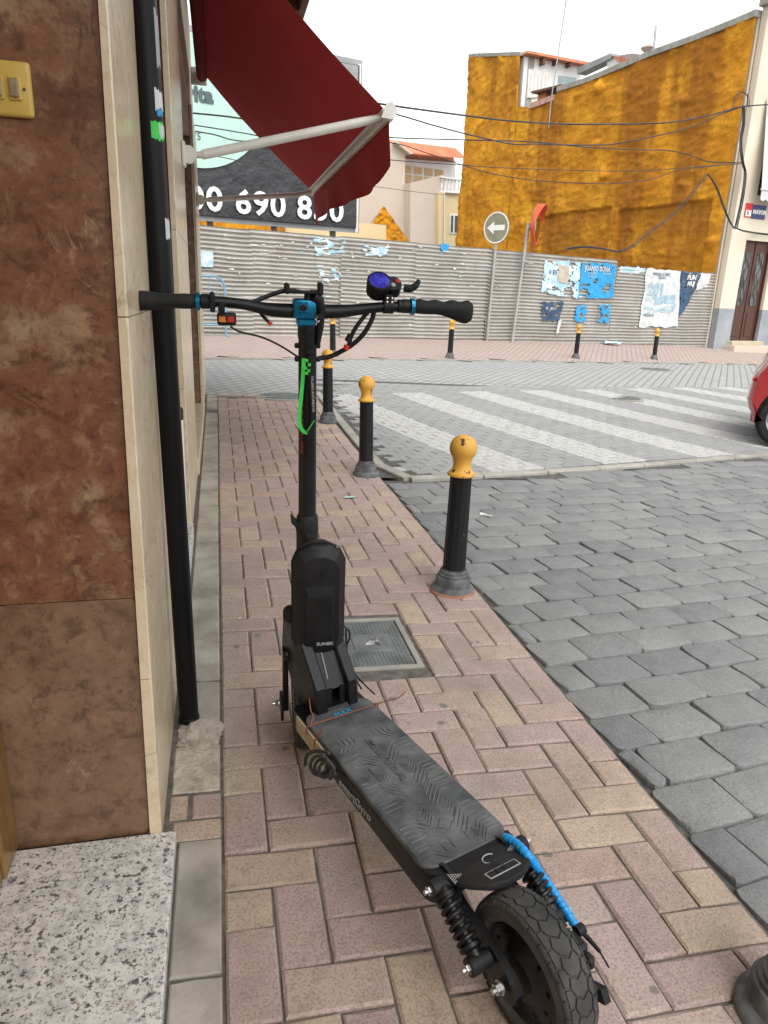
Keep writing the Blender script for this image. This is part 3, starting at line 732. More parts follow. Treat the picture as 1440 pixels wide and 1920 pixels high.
# rain pipe
pp = thing('rain_pipe', 'black round rain pipe standing against the cream pier', 'pipe', (-.0925, 1.868, .004))
pp.rotation_euler = (0, R(-.45), 0)
b = MB(); b.lathe([(.0272, 0), (.0275, .01), (.0275, 2.6), (.0275, 3.6)], 28); b.build('tube', M_pipe, pp)
b = MB(); b.lathe([(.029, 0), (.030, .004), (.030, .014), (.0277, .018)], 28); b.build('collar', M_pipe, pp)
def pipe_patch(px, pz0, pz1, a0, a1, material, jag=.004):
    b = MB(); rr = random.Random(int(pz0*1000)); n_ = 10
    top = [(a0+(a1-a0)*i/n_) for i in range(n_+1)]
    vs = []; 
    for i, a in enumerate(top):
        z1, z0 = pz1+rr.uniform(-jag, jag), pz0+rr.uniform(-jag, jag)
        vs += [(.0281*math.cos(a), .0281*math.sin(a), z0), (.0281*math.cos(a), .0281*math.sin(a), z1)]
    b.add(vs, [(2*i, 2*i+2, 2*i+3, 2*i+1) for i in range(n_)]); b.build('sticker', material, pp, fixn=False)
def zat(py_): return atx(300, py_, -.096+.02).z - .02
zz = lambda py_: aty(300, py_, 1.9).z-.02
pipe_patch(0, zz(200), zz(165), R(-62), R(-5), M_p_white, .006)
pipe_patch(0, zz(212), zz(198), R(-55), R(-15), M_p_blue, .003)
pipe_patch(0, zz(256), zz(222), R(-88), R(-20), M_green, .004)
pipe_patch(0, zz(250), zz(228), R(-50), R(-8), M_p_white, .006)
pipe_patch(0, zz(436), zz(400), R(-48), R(-12), M_p_white, .004)
pipe_patch(0, zz(120), zz(20), R(-40), R(5), M_grey_txt, .008)
# mortar lump at its foot
def lump(name, c, sx, sy, sz, material, seed, n=28, m_=14):
    b = MB()
    def fn(u_, v_):
        a = 2*math.pi*u_; e = (math.pi/2)*v_
        p = Vector((math.cos(a)*math.cos(e), math.sin(a)*math.cos(e), math.sin(e)))
        k = 1+.35*noise.noise(p*1.7+Vector((seed, 0, 0)))+.22*noise.noise(p*5+Vector((seed, 3, 0)))
        return (p.x*sx*k, p.y*sy*k, p.z*sz*k - .006)
    b.grid(fn, n, m_); o = b.build(name, material, None, smooth=30); o.location = c; return o
tag(lump('mortar_lump', (-.06, 1.80, G(-.06, 1.8)), .058, .085, .016, M_rubble, 4), 'rough pale lump of mortar at the foot of the black pipe', 'mortar')
# pale post in the bay behind the pipe
q = aty(341, 765, 3.3); lb = thing('bin', 'pale grey round bin with dark rim behind the black pipe', 'bin', (q.x-.055, 3.3, G(-.2, 3.3)+.087))
hb = q.z-lb.location.z
b = MB(); b.lathe([(.05, 0), (.055, .02), (.057, hb-.05)], 24); b.build('body', M_whitewall, lb)
b = MB(); b.lathe([(.06, hb-.05), (.061, hb-.006), (.057, hb), (0, hb)], 24); b.build('lid', M_black, lb)

# ================================================================== AWNING
YA, YB = 4.35, 7.75
aw = thing('awning', 'burgundy canvas awning with white arms over the pavement', 'awning', (XF, YA, 2.0))
TX, TZ, BX, BZ = -.02, 3.12, 1.0, 2.175
b = MB(); NX, NY = 28, 48
def fab(u_, v_):
    y = YA+(YB-YA)*v_; sag = .035*math.sin(math.pi*u_)*(1+.15*math.sin(v_*9))
    return Vector((TX+(BX-TX)*u_, y, TZ+(BZ-TZ)*u_ - sag + .004*math.sin(v_*math.pi*6) + .010*noise.noise(Vector((u_*2.2, v_*9, 3)))*math.sin(math.pi*min(1, u_*1.1))))
b.grid(fab, NX, NY)
fo = b.build('canopy', M_awning, aw, world=True, smooth=60)
for k in range(1, 4):
    b = MB(); v_ = k/4
    b.tube([fab(i/8, v_)-Vector((0, 0, .002)) for i in range(9)], .0045, 6, flat=.4); b.build('seam', M_seam, fo, world=True)
b = MB(); b.tube([(TX-.02, YA-.05, TZ+.0), (TX-.02, YB+.05, TZ)], .052, 20); b.build('roller', M_awning, aw, world=True)
b = MB()
for y in (YA-.085, YB+.085): b.box((TX-.05, y, TZ), (.15, .03, .15), bev=.01)
b.build('roller_bracket', M_whitepaint, aw, world=True)
b = MB(); b.box((BX+.005, (YA+YB)/2, BZ+.0), (.05, YB-YA+.04, .07), bev=.008); b.box((BX-.03, (YA+YB)/2, BZ+.012), (.02, YB-YA+.02, .02), bev=.004); fbar = b.build('front_bar', M_whitepaint, aw, world=True)
b = MB(); b.box((BX-.008, (YA+YB)/2, BZ-.030), (.006, YB-YA-.02, .006)); b.build('groove', M_iron, fbar, world=True)
for y in (YA-.03, YB+.03):
    b = MB(); b.prism([(BX-.05, BZ-.03), (BX+.02, BZ-.035), (BX+.045, BZ+.01), (BX+.01, BZ+.055), (BX-.02, BZ+.045)], y-.012, y+.012, axis='y'); b.build('end_cap', M_whitepaint, aw, world=True)
b = MB()
def val(u_, v_):
    y = YA+.01+(YB-YA-.02)*u_; dr = .285+.010*math.sin(u_*7)-.05*max(0, 1-u_*14)
    return Vector((BX+.008+.016*math.sin(u_*26+v_*2)*v_ + .03*v_*math.sin(u_*7), y, BZ-.03-dr*v_))
b.grid(val, 48, 8); vo = b.build('valance', M_awning, aw, world=True, smooth=60)
b = MB(); b.tube([val(i/48, 1) for i in range(49)], .004, 6); b.build('hem', M_awning, vo, world=True)
for y, zc in ((YA+.06, 1.90), (YB-.02, 2.03)):
    b = MB(); b.box((XF+.012, y, zc), (.022, .07, .13), bev=.01, seg=2)
    b.lathe([(.045, -.02), (.045, .02)], 20, T(XF+.035, y, zc) @ RX(math.pi/2)); br = b.build('wall_bracket', M_whitepaint, aw, world=True)
    b = MB(); b.tube([(XF+.06, y, zc), (XF+.10, y, zc+.004), (XF+.12, y, zc+.006)], [.017, .017, .026], 12)
    b.tube([(XF+.115, y, zc+.006), (BX-.16, y-.0, BZ-.045), (BX-.07, y, BZ-.02), (BX-.01, y-.02, BZ-.005)], [.025, .025, .021, .017], 14); b.build('arm', M_whitepaint, aw, world=True)
b = MB(); b.tube([(TX-.03, YA-.02, TZ-.08), (TX-.03, YA-.02, TZ-.12)], .01, 6); b.build('crank_eye', M_whitepaint, aw, world=True)

# ================================================================== BOLLARDS
def make_bollard(root, base_mat=M_bolgrey):
    b = MB(); b.lathe([(.094, -.01), (.094, .012), (.088, .022), (.078, .028), (.076, .03), (.076, .062), (.072, .068), (.066, .070), (.066, .080), (.060, .084), (.060, .094), (.054, .098), (.053, .104)], 32); b.build('base', base_mat, root)
    b = MB(); pr = []
    n_ = 12; lo = []
    for z, r_ in ((.10, .051), (.13, .050), (.50, .0465), (.515, .048)):
        lo.append([(r_*math.cos(2*math.pi*k/n_+.2), r_*math.sin(2*math.pi*k/n_+.2), z) for k in range(n_)])
    b.loft(lo); b.build('post', M_bolblack, root, smooth=20)
    b = MB(); prof = [(.047, .515), (.057, .517), (.060, .522), (.058, .529), (.048, .534), (.040, .545), (.037, .560), (.037, .572)]
    for k in range(1, 13):
        a = math.pi*(k/12); prof.append((.057*math.sin(a*.78+.22*math.pi), .633-.057*math.cos(a*.78+.22*math.pi)))
    b.lathe(prof[:-1]+[(.0, .690)], 32); b.build('cap', M_yellow, root)
BOLL = [((.992, 2.734), 'nearest upright bollard with chipped yellow ball top beside the scooter'),
        ((1.011, 4.768), 'second bollard along the pavement edge at the corner of the crossing'),
        ((1.03, 6.732), 'third bollard along the pavement edge, just right of the scooter stem'),
        (None, 'far bollard seen just right of the scooter handlebar clamp', (624, 668)),
        (None, 'far bollard under the right handlebar grip', (843, 672)),
        (None, 'far bollard in front of the torn blue posters', (1079, 672)),
        (None, 'far bollard in front of the white poster by the fence end', (1226, 674)),
        ((1.004, .774), 'bollard cut off at the bottom right corner of the picture')]
first = None
for e in BOLL:
    if e[0]: x, y = e[0]
    else: q = onground(*e[2]); x, y = q.x, q.y
    z = G(x, y)
    if first is None:
        o = thing('bollard', e[1], 'bollard', (x, y, z), 'yellow topped bollards'); make_bollard(o); first = o
    else:
        o = first.copy(); COL.objects.link(o); o['label'] = e[1]; o.location = (x, y, z)
        for ch in list(first.children): c = ch.copy(); COL.objects.link(c); c.parent = o
    tl = .6
    o.rotation_euler = (random.uniform(-.006, .006), math.atan(.0314)*tl+random.uniform(-.004, .004), random.uniform(0, 3))
b = MB(); rr = random.Random(5); n_ = 30
lo = [[((.098+rr.uniform(0, .010))*math.cos(2*math.pi*k/n_), (.098+rr.uniform(0, .010))*math.sin(2*math.pi*k/n_), 0) for k in range(n_)], [(.094*math.cos(2*math.pi*k/n_), .094*math.sin(2*math.pi*k/n_), .012) for k in range(n_)]]
b.loft(lo); o = b.build('mortar_ring', mat('red_mortar', (.24, .10, .07), (.34, .16, .11), .9, 20, bump=.5), None); o.location = (.992, 2.734, G(.992, 2.734)-.001); o.rotation_euler = (0, .031, 0)
tag(o, 'ring of reddish mortar round the foot of the nearest bollard', 'mortar')

# ================================================================== CORRUGATED FENCE
FP = Plane(-.113, 14.219, 9.97+.113, 17.08-14.219)
FQ = Plane(9.97, 17.08, 13.40-9.97, 17.87-17.08)
cf = thing('corrugated_fence', 'long fence of grey corrugated metal sheets with torn paper remnants', 'fence', (0, 14.25, .36))
PIT = .0785
def panel(P_, s0, s1, ztop0, ztop1, rows, back=0.0, tilt=0.0):
    b = MB(); prof = []
    nseg = rows*6; ns = 16
    def fn(u_, v_):
        s = s0+(s1-s0)*u_; zt = ztop0+(ztop1-ztop0)*u_
        z = zt - PIT*rows*(1-v_)
        a = v_*rows*2*math.pi
        n_ = .019*math.sin(a) + .028*noise.noise(Vector((s*.9, z*.8, s0))) + .008*noise.noise(Vector((s*4, z*3, s0))) - back + tilt*(v_-.5)
        return P_.pt(s, z + .010*noise.noise(Vector((s*1.3, s0, 2)))+.007*noise.noise(Vector((s*2.2, z*2, s0))), n_)
    b.grid(fn, ns, nseg)
    b.grid(lambda u_, v_: fn(u_, v_) - P_.n*.003, ns, nseg)
    return b.build('panel', M_sheet, cf, world=True, smooth=70)
sx = [FP.hit(a, 500)[0] for a in (300, 470, 640, 780, 918, 985, 1155)]
zt = lambda a, b_: FP.hit(a, b_)[1]
ztl, ztr = zt(395, 422), zt(1150, 487)
for k in range(6):
    f0, f1 = (sx[k]-sx[0])/(sx[-1]-sx[0]), (sx[k+1]-sx[0])/(sx[-1]-sx[0])
    panel(FP, sx[k]-.02, sx[k+1]+.03, ztl+(ztr-ztl)*f0+random.uniform(-.012, .012), ztl+(ztr-ztl)*f1+random.uniform(-.012, .012), 27 if k < 4 else 28, back=.012*(k % 2), tilt=random.uniform(-.02, .02))
q0, q1 = FQ.hit(1157, 500), FQ.hit(1345, 512)
panel(FQ, q0[0], (q0[0]+q1[0])/2+.03, q0[1], (q0[1]+q1[1])/2, 26, tilt=.01)
panel(FQ, (q0[0]+q1[0])/2, q1[0], (q0[1]+q1[1])/2, q1[1], 26, back=.014)
for k, s in enumerate([sx[0]+.2, sx[1], sx[2], sx[3], sx[4]+.1, sx[6]+.02]):
    b = MB(); p = FP.pt(s, 0, -.09); b.box((p.x, p.y, G(p.x, p.y)+.95), (.06, .06, 1.9)); b.build('post', M_galv, cf, world=True)
# remnants of old paper pasted on the sheets
b = MB(); rr = random.Random(21)
for k in range(300):
    px, py = rr.choice([(620, 480), (700, 475), (790, 470), (600, 560), (880, 500), (1080, 560), (1180, 520), (1300, 560), (960, 470), (840, 540), (540, 470), (460, 500)])
    px += rr.gauss(0, 48); py += rr.gauss(0, 30)
    if px < 385 or px > 1330 or py > 635: continue
    P_ = FP if px < 1152 else FQ
    s, z = P_.hit(px, py); n_ = rr.randint(5, 8); w_, h_ = rr.uniform(.015, .15)*rr.random()+.01, rr.uniform(.004, .022)
    if z > 2.2: continue
    vs = [P_.pt(s+w_*math.cos(2*math.pi*i/n_)*rr.uniform(.4, 1.1), z+h_*math.sin(2*math.pi*i/n_)*rr.uniform(.4, 1.2), .026+rr.uniform(0, .012)) for i in range(n_)]
    b.add(vs, [list(range(n_))], mi=0 if rr.random() < .8 else 1)
stuff(b.build('paper_scraps', [M_p_white, M_p_light], cf, world=True, smooth=0, fixn=False))

def torn_sheet(P_, quad, seed, material, parent=None, jag=.05, n=(30, 34), off=.03, holes=0.0, name='sheet'):
    """paper following the corrugation: quad = 4 pixel corners tl,tr,br,bl; torn outline"""
    C4 = [P_.hit(*q) for q in quad]; rr = random.Random(seed); b = MB(); nu, nv = n
    zref = ztl
    def fn(u_, v_):
        s = (C4[0][0]*(1-u_)+C4[1][0]*u_)*(1-v_)+(C4[3][0]*(1-u_)+C4[2][0]*u_)*v_
        z = (C4[0][1]*(1-u_)+C4[1][1]*u_)*(1-v_)+(C4[3][1]*(1-u_)+C4[2][1]*u_)*v_
        e = jag*(noise.noise(Vector((u_*4+seed, v_*4, 1)))) if (u_ in (0, 1) or v_ in (0, 1)) else 0
        e2 = jag*(noise.noise(Vector((u_*5, v_*5+seed, 7)))) if (u_ in (0, 1) or v_ in (0, 1)) else 0
        return P_.pt(s+e, z+e2, off+.006*noise.noise(Vector((s*6, z*9, seed))))
    keep = []
    vs = [fn(i/nu, j/nv) for j in range(nv+1) for i in range(nu+1)]
    fs = [(j*(nu+1)+i, j*(nu+1)+i+1, (j+1)*(nu+1)+i+1, (j+1)*(nu+1)+i) for j in range(nv) for i in range(nu)
          if not (holes and (noise.noise(Vector((i/nu*3.3+seed, j/nv*4.2, 3)))+.45*noise.noise(Vector((i/nu*9+seed, j/nv*14, 8)))+.25*noise.noise(Vector((i/nu*20+seed, j/nv*20, 2))))*.5+.5 > 1-holes*1.15)]
    b.add(vs, fs)
    return b.build(name, material, parent, world=parent is not None, smooth=0, fixn=False)
def ptxt(P_, body, px, py, hpx, material, parent, off=.042, bold=.0, xs=1.0, spacing=1.0, shear=0.0):
    s, z = P_.hit(px, py+hpx); z1 = P_.hit(px, py)[1]; h = z1-z
    M = P_.mat() @ T(s, -off, z) @ RX(math.pi/2)
    o = lettering(body, h*1.38, Matrix.Translation(-parent.location) @ M, material, parent, depth=.002, bold=bold, xs=xs, spacing=spacing, shear=shear); return o
def poster(label, P_, quad, seed, material, **k):
    s, z = P_.hit(*quad[3]); t = thing('poster', label, 'poster', P_.pt(s, z, .03), 'torn posters on the fence')
    torn_sheet(P_, quad, seed, material, t, **k); return t
t = poster('pale blue torn poster with peeling patches left of the bright blue one', FP, [(1020, 487), (1088, 492), (1082, 560), (1013, 548)], 3, M_p_light, holes=.33)
ptxt(FP, 'II ES', 1027, 505, 9, M_p_dark, t); torn_sheet(FP, [(1046, 497), (1066, 500), (1063, 533), (1044, 528)], 8, mat('poster_brown', (.40, .32, .25), (.52, .45, .38), .8, 8), t, off=.040)
t = poster('bright blue poster with white name lettering and a torn lower right corner', FP, [(1090, 491), (1155, 496), (1147, 559), (1081, 559)], 5, M_p_blue, holes=.30)
ptxt(FP, 'JUANJO BONA', 1094, 497, 10, M_p_white, t, bold=.003, xs=.72, spacing=1.06, off=.05)
ptxt(FP, '31 JULIO', 1100, 509, 5, M_p_white, t, xs=.9); ptxt(FP, 'A LAS 22H', 1100, 516, 4, M_p_white, t, xs=.9); ptxt(FP, 'ENTRADAS', 1128, 511, 4, M_p_white, t, xs=.8)
t = poster('small navy torn poster with white letters below the pale blue one', FP, [(1014, 566), (1056, 566), (1046, 601), (1015, 600)], 9, M_p_dark, holes=.34)
ptxt(FP, 'M  JRO', 1021, 575, 6, M_p_white, t, xs=1.0)
t = poster('narrow blue torn poster at the lower middle beside the fence step', FP, [(1080, 572), (1100, 572), (1096, 604), (1076, 602)], 12, M_p_blue, holes=.36)
t = poster('blue torn poster piece at the lower right edge beside the fence step', FP, [(1122, 572), (1143, 570), (1141, 607), (1120, 604)], 13, M_p_blue, holes=.38)
t = poster('torn white strip hanging below the navy poster', FP, [(1046, 598), (1052, 600), (1046, 624), (1041, 626)], 14, M_p_white, jag=.02, n=(4, 6))
t = poster('white poster with big pale blue number near the fence end', FQ, [(1212, 503), (1275, 508), (1269, 613), (1196, 613)], 17, M_p_white, holes=.08, n=(36, 30))
ptxt(FQ, 'MANUEL SCARPO', 1222, 510, 6, M_p_dark, t, xs=.72); ptxt(FQ, 'TEATRO', 1232, 518, 5, M_p_dark, t, xs=.8)
ptxt(FQ, '201', 1212, 530, 22, M_p_text, t, bold=.02, xs=.98); torn_sheet(FQ, [(1208, 556), (1265, 552), (1262, 585), (1206, 588)], 23, M_p_text, t, off=.036, holes=.42, n=(36, 30)); ptxt(FQ, 'VALENCIA', 1203, 588, 5, M_p_dark, t, xs=.9)
t = poster('dark torn poster with white slanted letters right of the white one', FQ, [(1275, 509), (1311, 512), (1296, 560), (1271, 596)], 19, M_p_dark, holes=.33)
ptxt(FQ, 'FUN', 1286, 515, 9, M_p_white, t, bold=.01, shear=.2); ptxt(FQ, 'MUJ', 1286, 527, 8, M_p_white, t, bold=.01, shear=.2)
t = poster('pale torn sheet at the far right end of the fence', FQ, [(1313, 513), (1332, 513), (1326, 537), (1302, 545)], 31, M_p_white, holes=.2)
t = poster('blue and white strip of paper along the top edge right of the fence step', FQ, [(1162, 499), (1208, 503), (1206, 511), (1158, 512)], 27, M_p_light, holes=.1)
t = poster('pale notice sheet at the left end of the fence above the blue barrier', FP, [(370, 471), (399, 472), (399, 501), (370, 500)], 29, M_p_light, jag=.01)
t = poster('faded blue poster remains high on the left part of the fence', FP, [(588, 445), (648, 447), (640, 475), (590, 480)], 41, M_p_light, holes=.45, n=(36, 30))
t = poster('faded shredded poster remains in the middle of the fence behind the handlebar', FP, [(592, 500), (630, 500), (645, 525), (600, 530)], 42, M_p_light, holes=.5, n=(36, 30))
t = poster('faded blue poster strip high on the fence right of the handlebar', FP, [(680, 462), (730, 464), (724, 478), (684, 480)], 43, M_p_light, holes=.35, n=(36, 30))
t = poster('small bright blue paper scrap high on the fence left of the arrow sign', FP, [(825, 457), (842, 458), (838, 471), (827, 473)], 44, M_p_blue, jag=.03, n=(4, 4))
q = onground(1142, 646)
b = MB(); rr = random.Random(8)
b.grid(lambda u_, v_: (.42*(u_-.5), .30*(v_-.5), .06+.07*noise.noise(Vector((u_*3, v_*3, 2)))+.03*noise.noise(Vector((u_*8, v_*8, 5)))), 10, 8)
o = b.build('crumpled_paper', M_p_light, None, smooth=0, fixn=False); o.location = (q.x, q.y-.1, G(q.x, q.y)); tag(o, 'crumpled pale blue poster lying at the foot of the fence', 'paper')

# ================================================================== SIGNS
q = onground(909, 641); z0 = q.z; dv = FP.n*.14
base = Vector((q.x, q.y, z0))+FP.n*.02
top = FP.shifted(-.10).hit(931, 400)
tp = FP.shifted(-.10); s, z = tp.hit(930.5, 427); cen = tp.pt(s, z)
sg = thing('arrow_sign', 'round faded sign with a white arrow pointing left on a grey pole', 'traffic sign', (cen.x-.05, cen.y+.05, z0))
rad = .335
los = (CAM-cen); yaw = math.atan2(los.y, los.x) + R(-34)
M = Matrix.Translation(cen) @ RZ(yaw) @ RY(R(90))           # local z -> facing direction
M = M @ RZ(R(90))
b = MB(); b.lathe([(rad, -.012), (rad, .0), (rad-.01, .004), (rad-.035, .004), (rad-.035, .0), (0, .0)], 40, M); b.build('disc', M_olive, sg, world=True)
b = MB(); b.lathe([(rad-.035, .003), (rad-.035, .006), (rad-.008, .006), (rad-.008, .003)], 40, M, closed=True); b.build('rim', M_signwhite, sg, world=True)
nb = M.to_3x3() @ Vector((0, 0, 1)); pb = cen-nb*.055
b = MB(); b.tube([(pb.x-.06, pb.y, G(pb.x, pb.y)-.05), (pb.x, pb.y, z+.2)], .034, 12); b.build('pole', M_galv, sg, world=True)
ar = [(-.24, 0), (-.06, .13), (-.06, .055), (.22, .055), (.22, -.055), (-.06, -.055), (-.06, -.13)]
b = MB(); b.prism(ar, .002, .007, M); b.build('arrow', M_signwhite, sg, world=True)
# convex mirror seen nearly edge on
q2 = onground(957, 641); tp2 = FP.shifted(-.12); s1, z1_ = tp2.hit(991, 418); s2, z2_ = tp2.hit(1006, 423)
mt_ = thing('traffic_mirror', 'orange rimmed convex traffic mirror seen edge on atop a leaning grey pole', 'traffic mirror', (q2.x, q2.y, q2.z))
ptop = tp2.pt(s1, z1_); mcn = tp2.pt(s2, z2_)
b = MB(); b.tube([Vector((q2.x, q2.y, q2.z-.05))+FP.n*.06, ptop], .036, 12); b.build('pole', M_galv, mt_, world=True)
los = CAM-mcn; yaw = math.atan2(los.y, los.x)+R(81)
M = Matrix.Translation(mcn) @ RZ(yaw) @ RY(R(90))
b = MB(); b.lathe([(.0, -.10), (.25, -.09), (.40, -.04), (.44, .0), (.44, .03), (.40, .035), (.385, .01)], 40, M); rim = b.build('rim', M_orange, mt_, world=True)
b = MB(); b.lathe([(.39, .012), (.3, .045), (.15, .07), (0, .078)], 40, M); b.build('mirror', M_mirror, mt_, world=True)
b = MB(); lo = []
for k in range(15):
    a = R(-85+170*k/14)+math.pi; r_ = .445; dpt = .03+.17*math.cos((k/14-.5)*math.pi)
    lo.append([M @ Vector((r_*math.cos(a), r_*math.sin(a), .0)), M @ Vector((r_*math.cos(a), r_*math.sin(a), dpt)), M @ Vector(((r_+.012)*math.cos(a), (r_+.012)*math.sin(a), dpt)), M @ Vector(((r_+.012)*math.cos(a), (r_+.012)*math.sin(a), 0))])
b.loft(lo); b.build('hood', M_orange, mt_, world=True)
b = MB(); b.tube([ptop-Vector((0, 0, .12)), mcn - Vector((0, 0, .05))], .02, 8); b.build('bracket', M_galv, mt_, world=True)
# blue crowd barrier
q = onground(425, 633); e = FP.shifted(-.22); s1 = e.hit(422, 560)[0]; zb = G(q.x, q.y)
ba = thing('crowd_barrier', 'pale blue tubular crowd barrier standing before the left end of the fence', 'barrier', e.pt(s1, zb))
def ep(ds, z): return e.pt(s1-ds, zb+z)
b = MB(); b.tube(smoothpts([ep(0, .0), ep(0, .82), ep(.03, .98), ep(.14, 1.07), ep(.3, 1.08), ep(1.6, 1.08), ep(2.06, 1.06), ep(2.12, .9), ep(2.12, 0)], 5), .019, 10); b.build('frame', M_barrier, ba, world=True)
b = MB(); b.tube([ep(0, .22), ep(2.12, .22)], .017, 8); b.build('rail', M_barrier, ba, world=True)
for k in range(1, 15):
    b = MB(); b.tube([ep(k*.142, .22), ep(k*.142, 1.075)], .008, 6); b.build('bar', M_barrier, ba, world=True)
for ds in (0, 2.12):
    b = MB(); p = ep(ds, .012); b.tube([p-e.n*.22, p+e.n*.22], .018, 8, flat=.5); b.build('foot', M_barrier, ba, world=True)

# ================================================================== BILLBOARD
BP = FP.shifted(1.3)
sR, zB = BP.hit(668, 427); sR2, zT = BP.hit(680, 124); sL = BP.hit(330, 300)[0]-1.2; zB0 = BP.hit(375, 404)[1]
bb = thing('billboard', 'large billboard with black lower half, mint green circle and white phone number', 'billboard', BP.pt(sR, G(0, 16)))
b = MB()
def bpan(u_, v_): return BP.pt(sL+(sR-sL)*u_, zB+(zT-zB)*v_, .03*noise.noise(Vector((u_*5, v_*4, 3))))
b.grid(bpan, 20, 16); b.grid(lambda u_, v_: bpan(u_, v_)-BP.n*.05, 20, 16); b.build('banner', M_banner_k, bb, world=True)
scn, zcn = BP.hit(362, 151); rC = abs(BP.hit(362, 151)[1]-BP.hit(368, 315)[1])
b = MB(); n_ = 64; vs = []
for k in range(n_):
    a = 2*math.pi*k/n_; s, z = scn+rC*math.cos(a), zcn+rC*math.sin(a); vs.append((clamp(s, sL+.05, sR-.05), min(z, zT-.02)))
b.prism(vs, -.045, -.035, BP.mat(), axis='y'); b.build('circle', M_banner_m, bb, world=True)
b = MB(); s_, z_ = BP.hit(360, 330)
def btxt(body, px, py, hpx, material, **k):
    s, z = BP.hit(px, py+hpx); h = BP.hit(px, py)[1]-z
    M = Matrix.Translation(-bb.location) @ BP.mat() @ T(s, -.055, z) @ RX(math.pi/2); lettering(body, h*1.38, M, material, bb, depth=.004, **k)
btxt('00 690 850', 350, 344, 47, M_banner_w, bold=.014, xs=1.10, spacing=1.08)
btxt('rita', 348, 157, 30, M_banner_g, bold=.02); btxt('975', 350, 246, 14, M_banner_g)
s7 = BP.hit(600, 150)[0]; z7 = BP.hit(676, 178)[1]
b = MB(); b.prism([(s7, z7), (sR-.06, z7), (sR-.06, zT-.03), (s7, zT-.03)], -.06, -.04, BP.mat(), axis='y'); b.build('top_panel', M_greyback, bb, world=True)
for s, nm in ((sR-.03, 'frame'), (sL+.03, 'frame')):
    b = MB(); p = BP.pt(s+.05, 0, -.04); b.tube([(p.x, p.y, zB-.1), (p.x, p.y, zT+.03)], .04, 8); b.build(nm, M_whitepaint, bb, world=True)
b = MB(); b.prism([(sL, zB-.1), (sR+.1, zB-.1), (sR+.1, zT+.12), (sL, zT+.12)], .06, .10, BP.mat(), axis='y'); b.build('backing', M_greyback, bb, world=True)
for k in range(4):
    b = MB(); p = BP.pt(sL+.5+(sR-sL-1.0)*k/3, 0, -.15); b.box((p.x, p.y, (zT+G(p.x, p.y))/2), (.12, .12, zT-G(p.x, p.y))); b.build('post', M_iron, bb, world=True)

# ================================================================== FOAM COVERED HOUSE
PN = FQ.pt(q1[0]+.02, 0); FW = Plane(PN.x, PN.y, .213, -.977)      # s negative to the back
PR = Plane(PN.x, PN.y, .977, .213)                                   # street front of the right house
hz0 = G(PN.x, PN.y)
topline = [(1452, 18), (1398, 42), (1300, 80), (1230, 104), (1150, 137), (1100, 157), (1050, 172), (1044, 188), (1000, 204), (972, 199), (971, 196), (984, 104), (887, 107)]
sT0 = FW.hit(978, 150)[0]
TL = sorted([FW.hit(a, b_) for a, b_ in topline[:9]] + [(sT0+.012, FW.hit(974, 199)[1]), (sT0, FW.hit(982, 104)[1]), FW.hit(887, 107)])
def ftop(s):
    if s <= TL[0][0]: return TL[0][1]
    for (a, za), (b_, zb_) in zip(TL[:-1], TL[1:]):
        if a <= s <= b_: return za+(zb_-za)*(s-a)/max(1e-6, b_-a)
    return TL[-1][1]
sLft = FW.hit(884, 110)[0]; sLow = FW.hit(851, 440)[0]
zsh = FW.hit(868, 338)[1]
fh = thing('foam_covered_house', 'house side wall sprayed all over with orange ochre insulating foam', 'building', (PN.x, PN.y, hz0))
r1 = [FW.hit(*p) for p in ((1024, 405), (1150, 398), (1150, 480), (1020, 480))]; r2 = [FW.hit(*p) for p in ((1166, 395), (1348, 380), (1350, 520), (1166, 520))]
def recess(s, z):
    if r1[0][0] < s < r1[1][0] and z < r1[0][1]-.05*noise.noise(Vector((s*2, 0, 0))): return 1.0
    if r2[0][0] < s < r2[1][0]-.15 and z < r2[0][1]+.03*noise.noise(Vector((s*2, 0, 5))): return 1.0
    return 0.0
b = MB(); NU, NV = 240, 190; age = []
for j in range(NV+1):
    for i in range(NU+1):
        s = sLft + (0-sLft)*i/NU; v_ = j/NV; zt_ = ftop(s); z = -.1 + (zt_+.1)*v_
        q = Vector((s, z, 0))
        d = .07*noise.fractal(Vector((s*.7, z*1.0, 1)), 1.0, 2.0, 2) + .030*noise.fractal(Vector((s*4.0, z*6.0, 4)), .8, 2.1, 4)
        ld = abs(noise.noise(Vector((s*.8, z*3.4, 9)))); d += .018*max(0, 1-ld*6); ld = noise.noise(Vector((s*1.7, z*1.9, 31))); d += .45*max(0, ld-.42); ld = noise.noise(Vector((s*5, z*4, 51))); d += .12*max(0, ld-.45)
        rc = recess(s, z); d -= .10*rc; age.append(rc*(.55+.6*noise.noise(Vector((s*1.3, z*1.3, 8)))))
        edge = min(1, (0-s)/.25); d *= .4+.6*edge
        b.v.append(FW.pt(s, z + (.03*noise.noise(Vector((s*4, 0, 2))) if j == NV else 0), .10+d))
for j in range(NV):
    for i in range(NU): b.f.append([j*(NU+1)+i, j*(NU+1)+i+1, (j+1)*(NU+1)+i+1, (j+1)*(NU+1)+i]); b.mi.append(0)
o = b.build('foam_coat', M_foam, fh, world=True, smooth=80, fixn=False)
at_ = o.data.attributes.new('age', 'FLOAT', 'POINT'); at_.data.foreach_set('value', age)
# lower bulge left of the high part
b = MB()
b.grid(lambda u_, v_: FW.pt(sLft+(sLow-sLft)*u_*(.55+.45*min(1, (1-v_)*12)), -.1+(zsh+.1-.25*u_)*v_, .06+.10*noise.fractal(Vector((u_*3, v_*14, 4)), .9, 2, 4)-.25*u_*u_), 14, 60)
o = b.build('foam_coat', M_foam, fh, world=True, smooth=80, fixn=False)
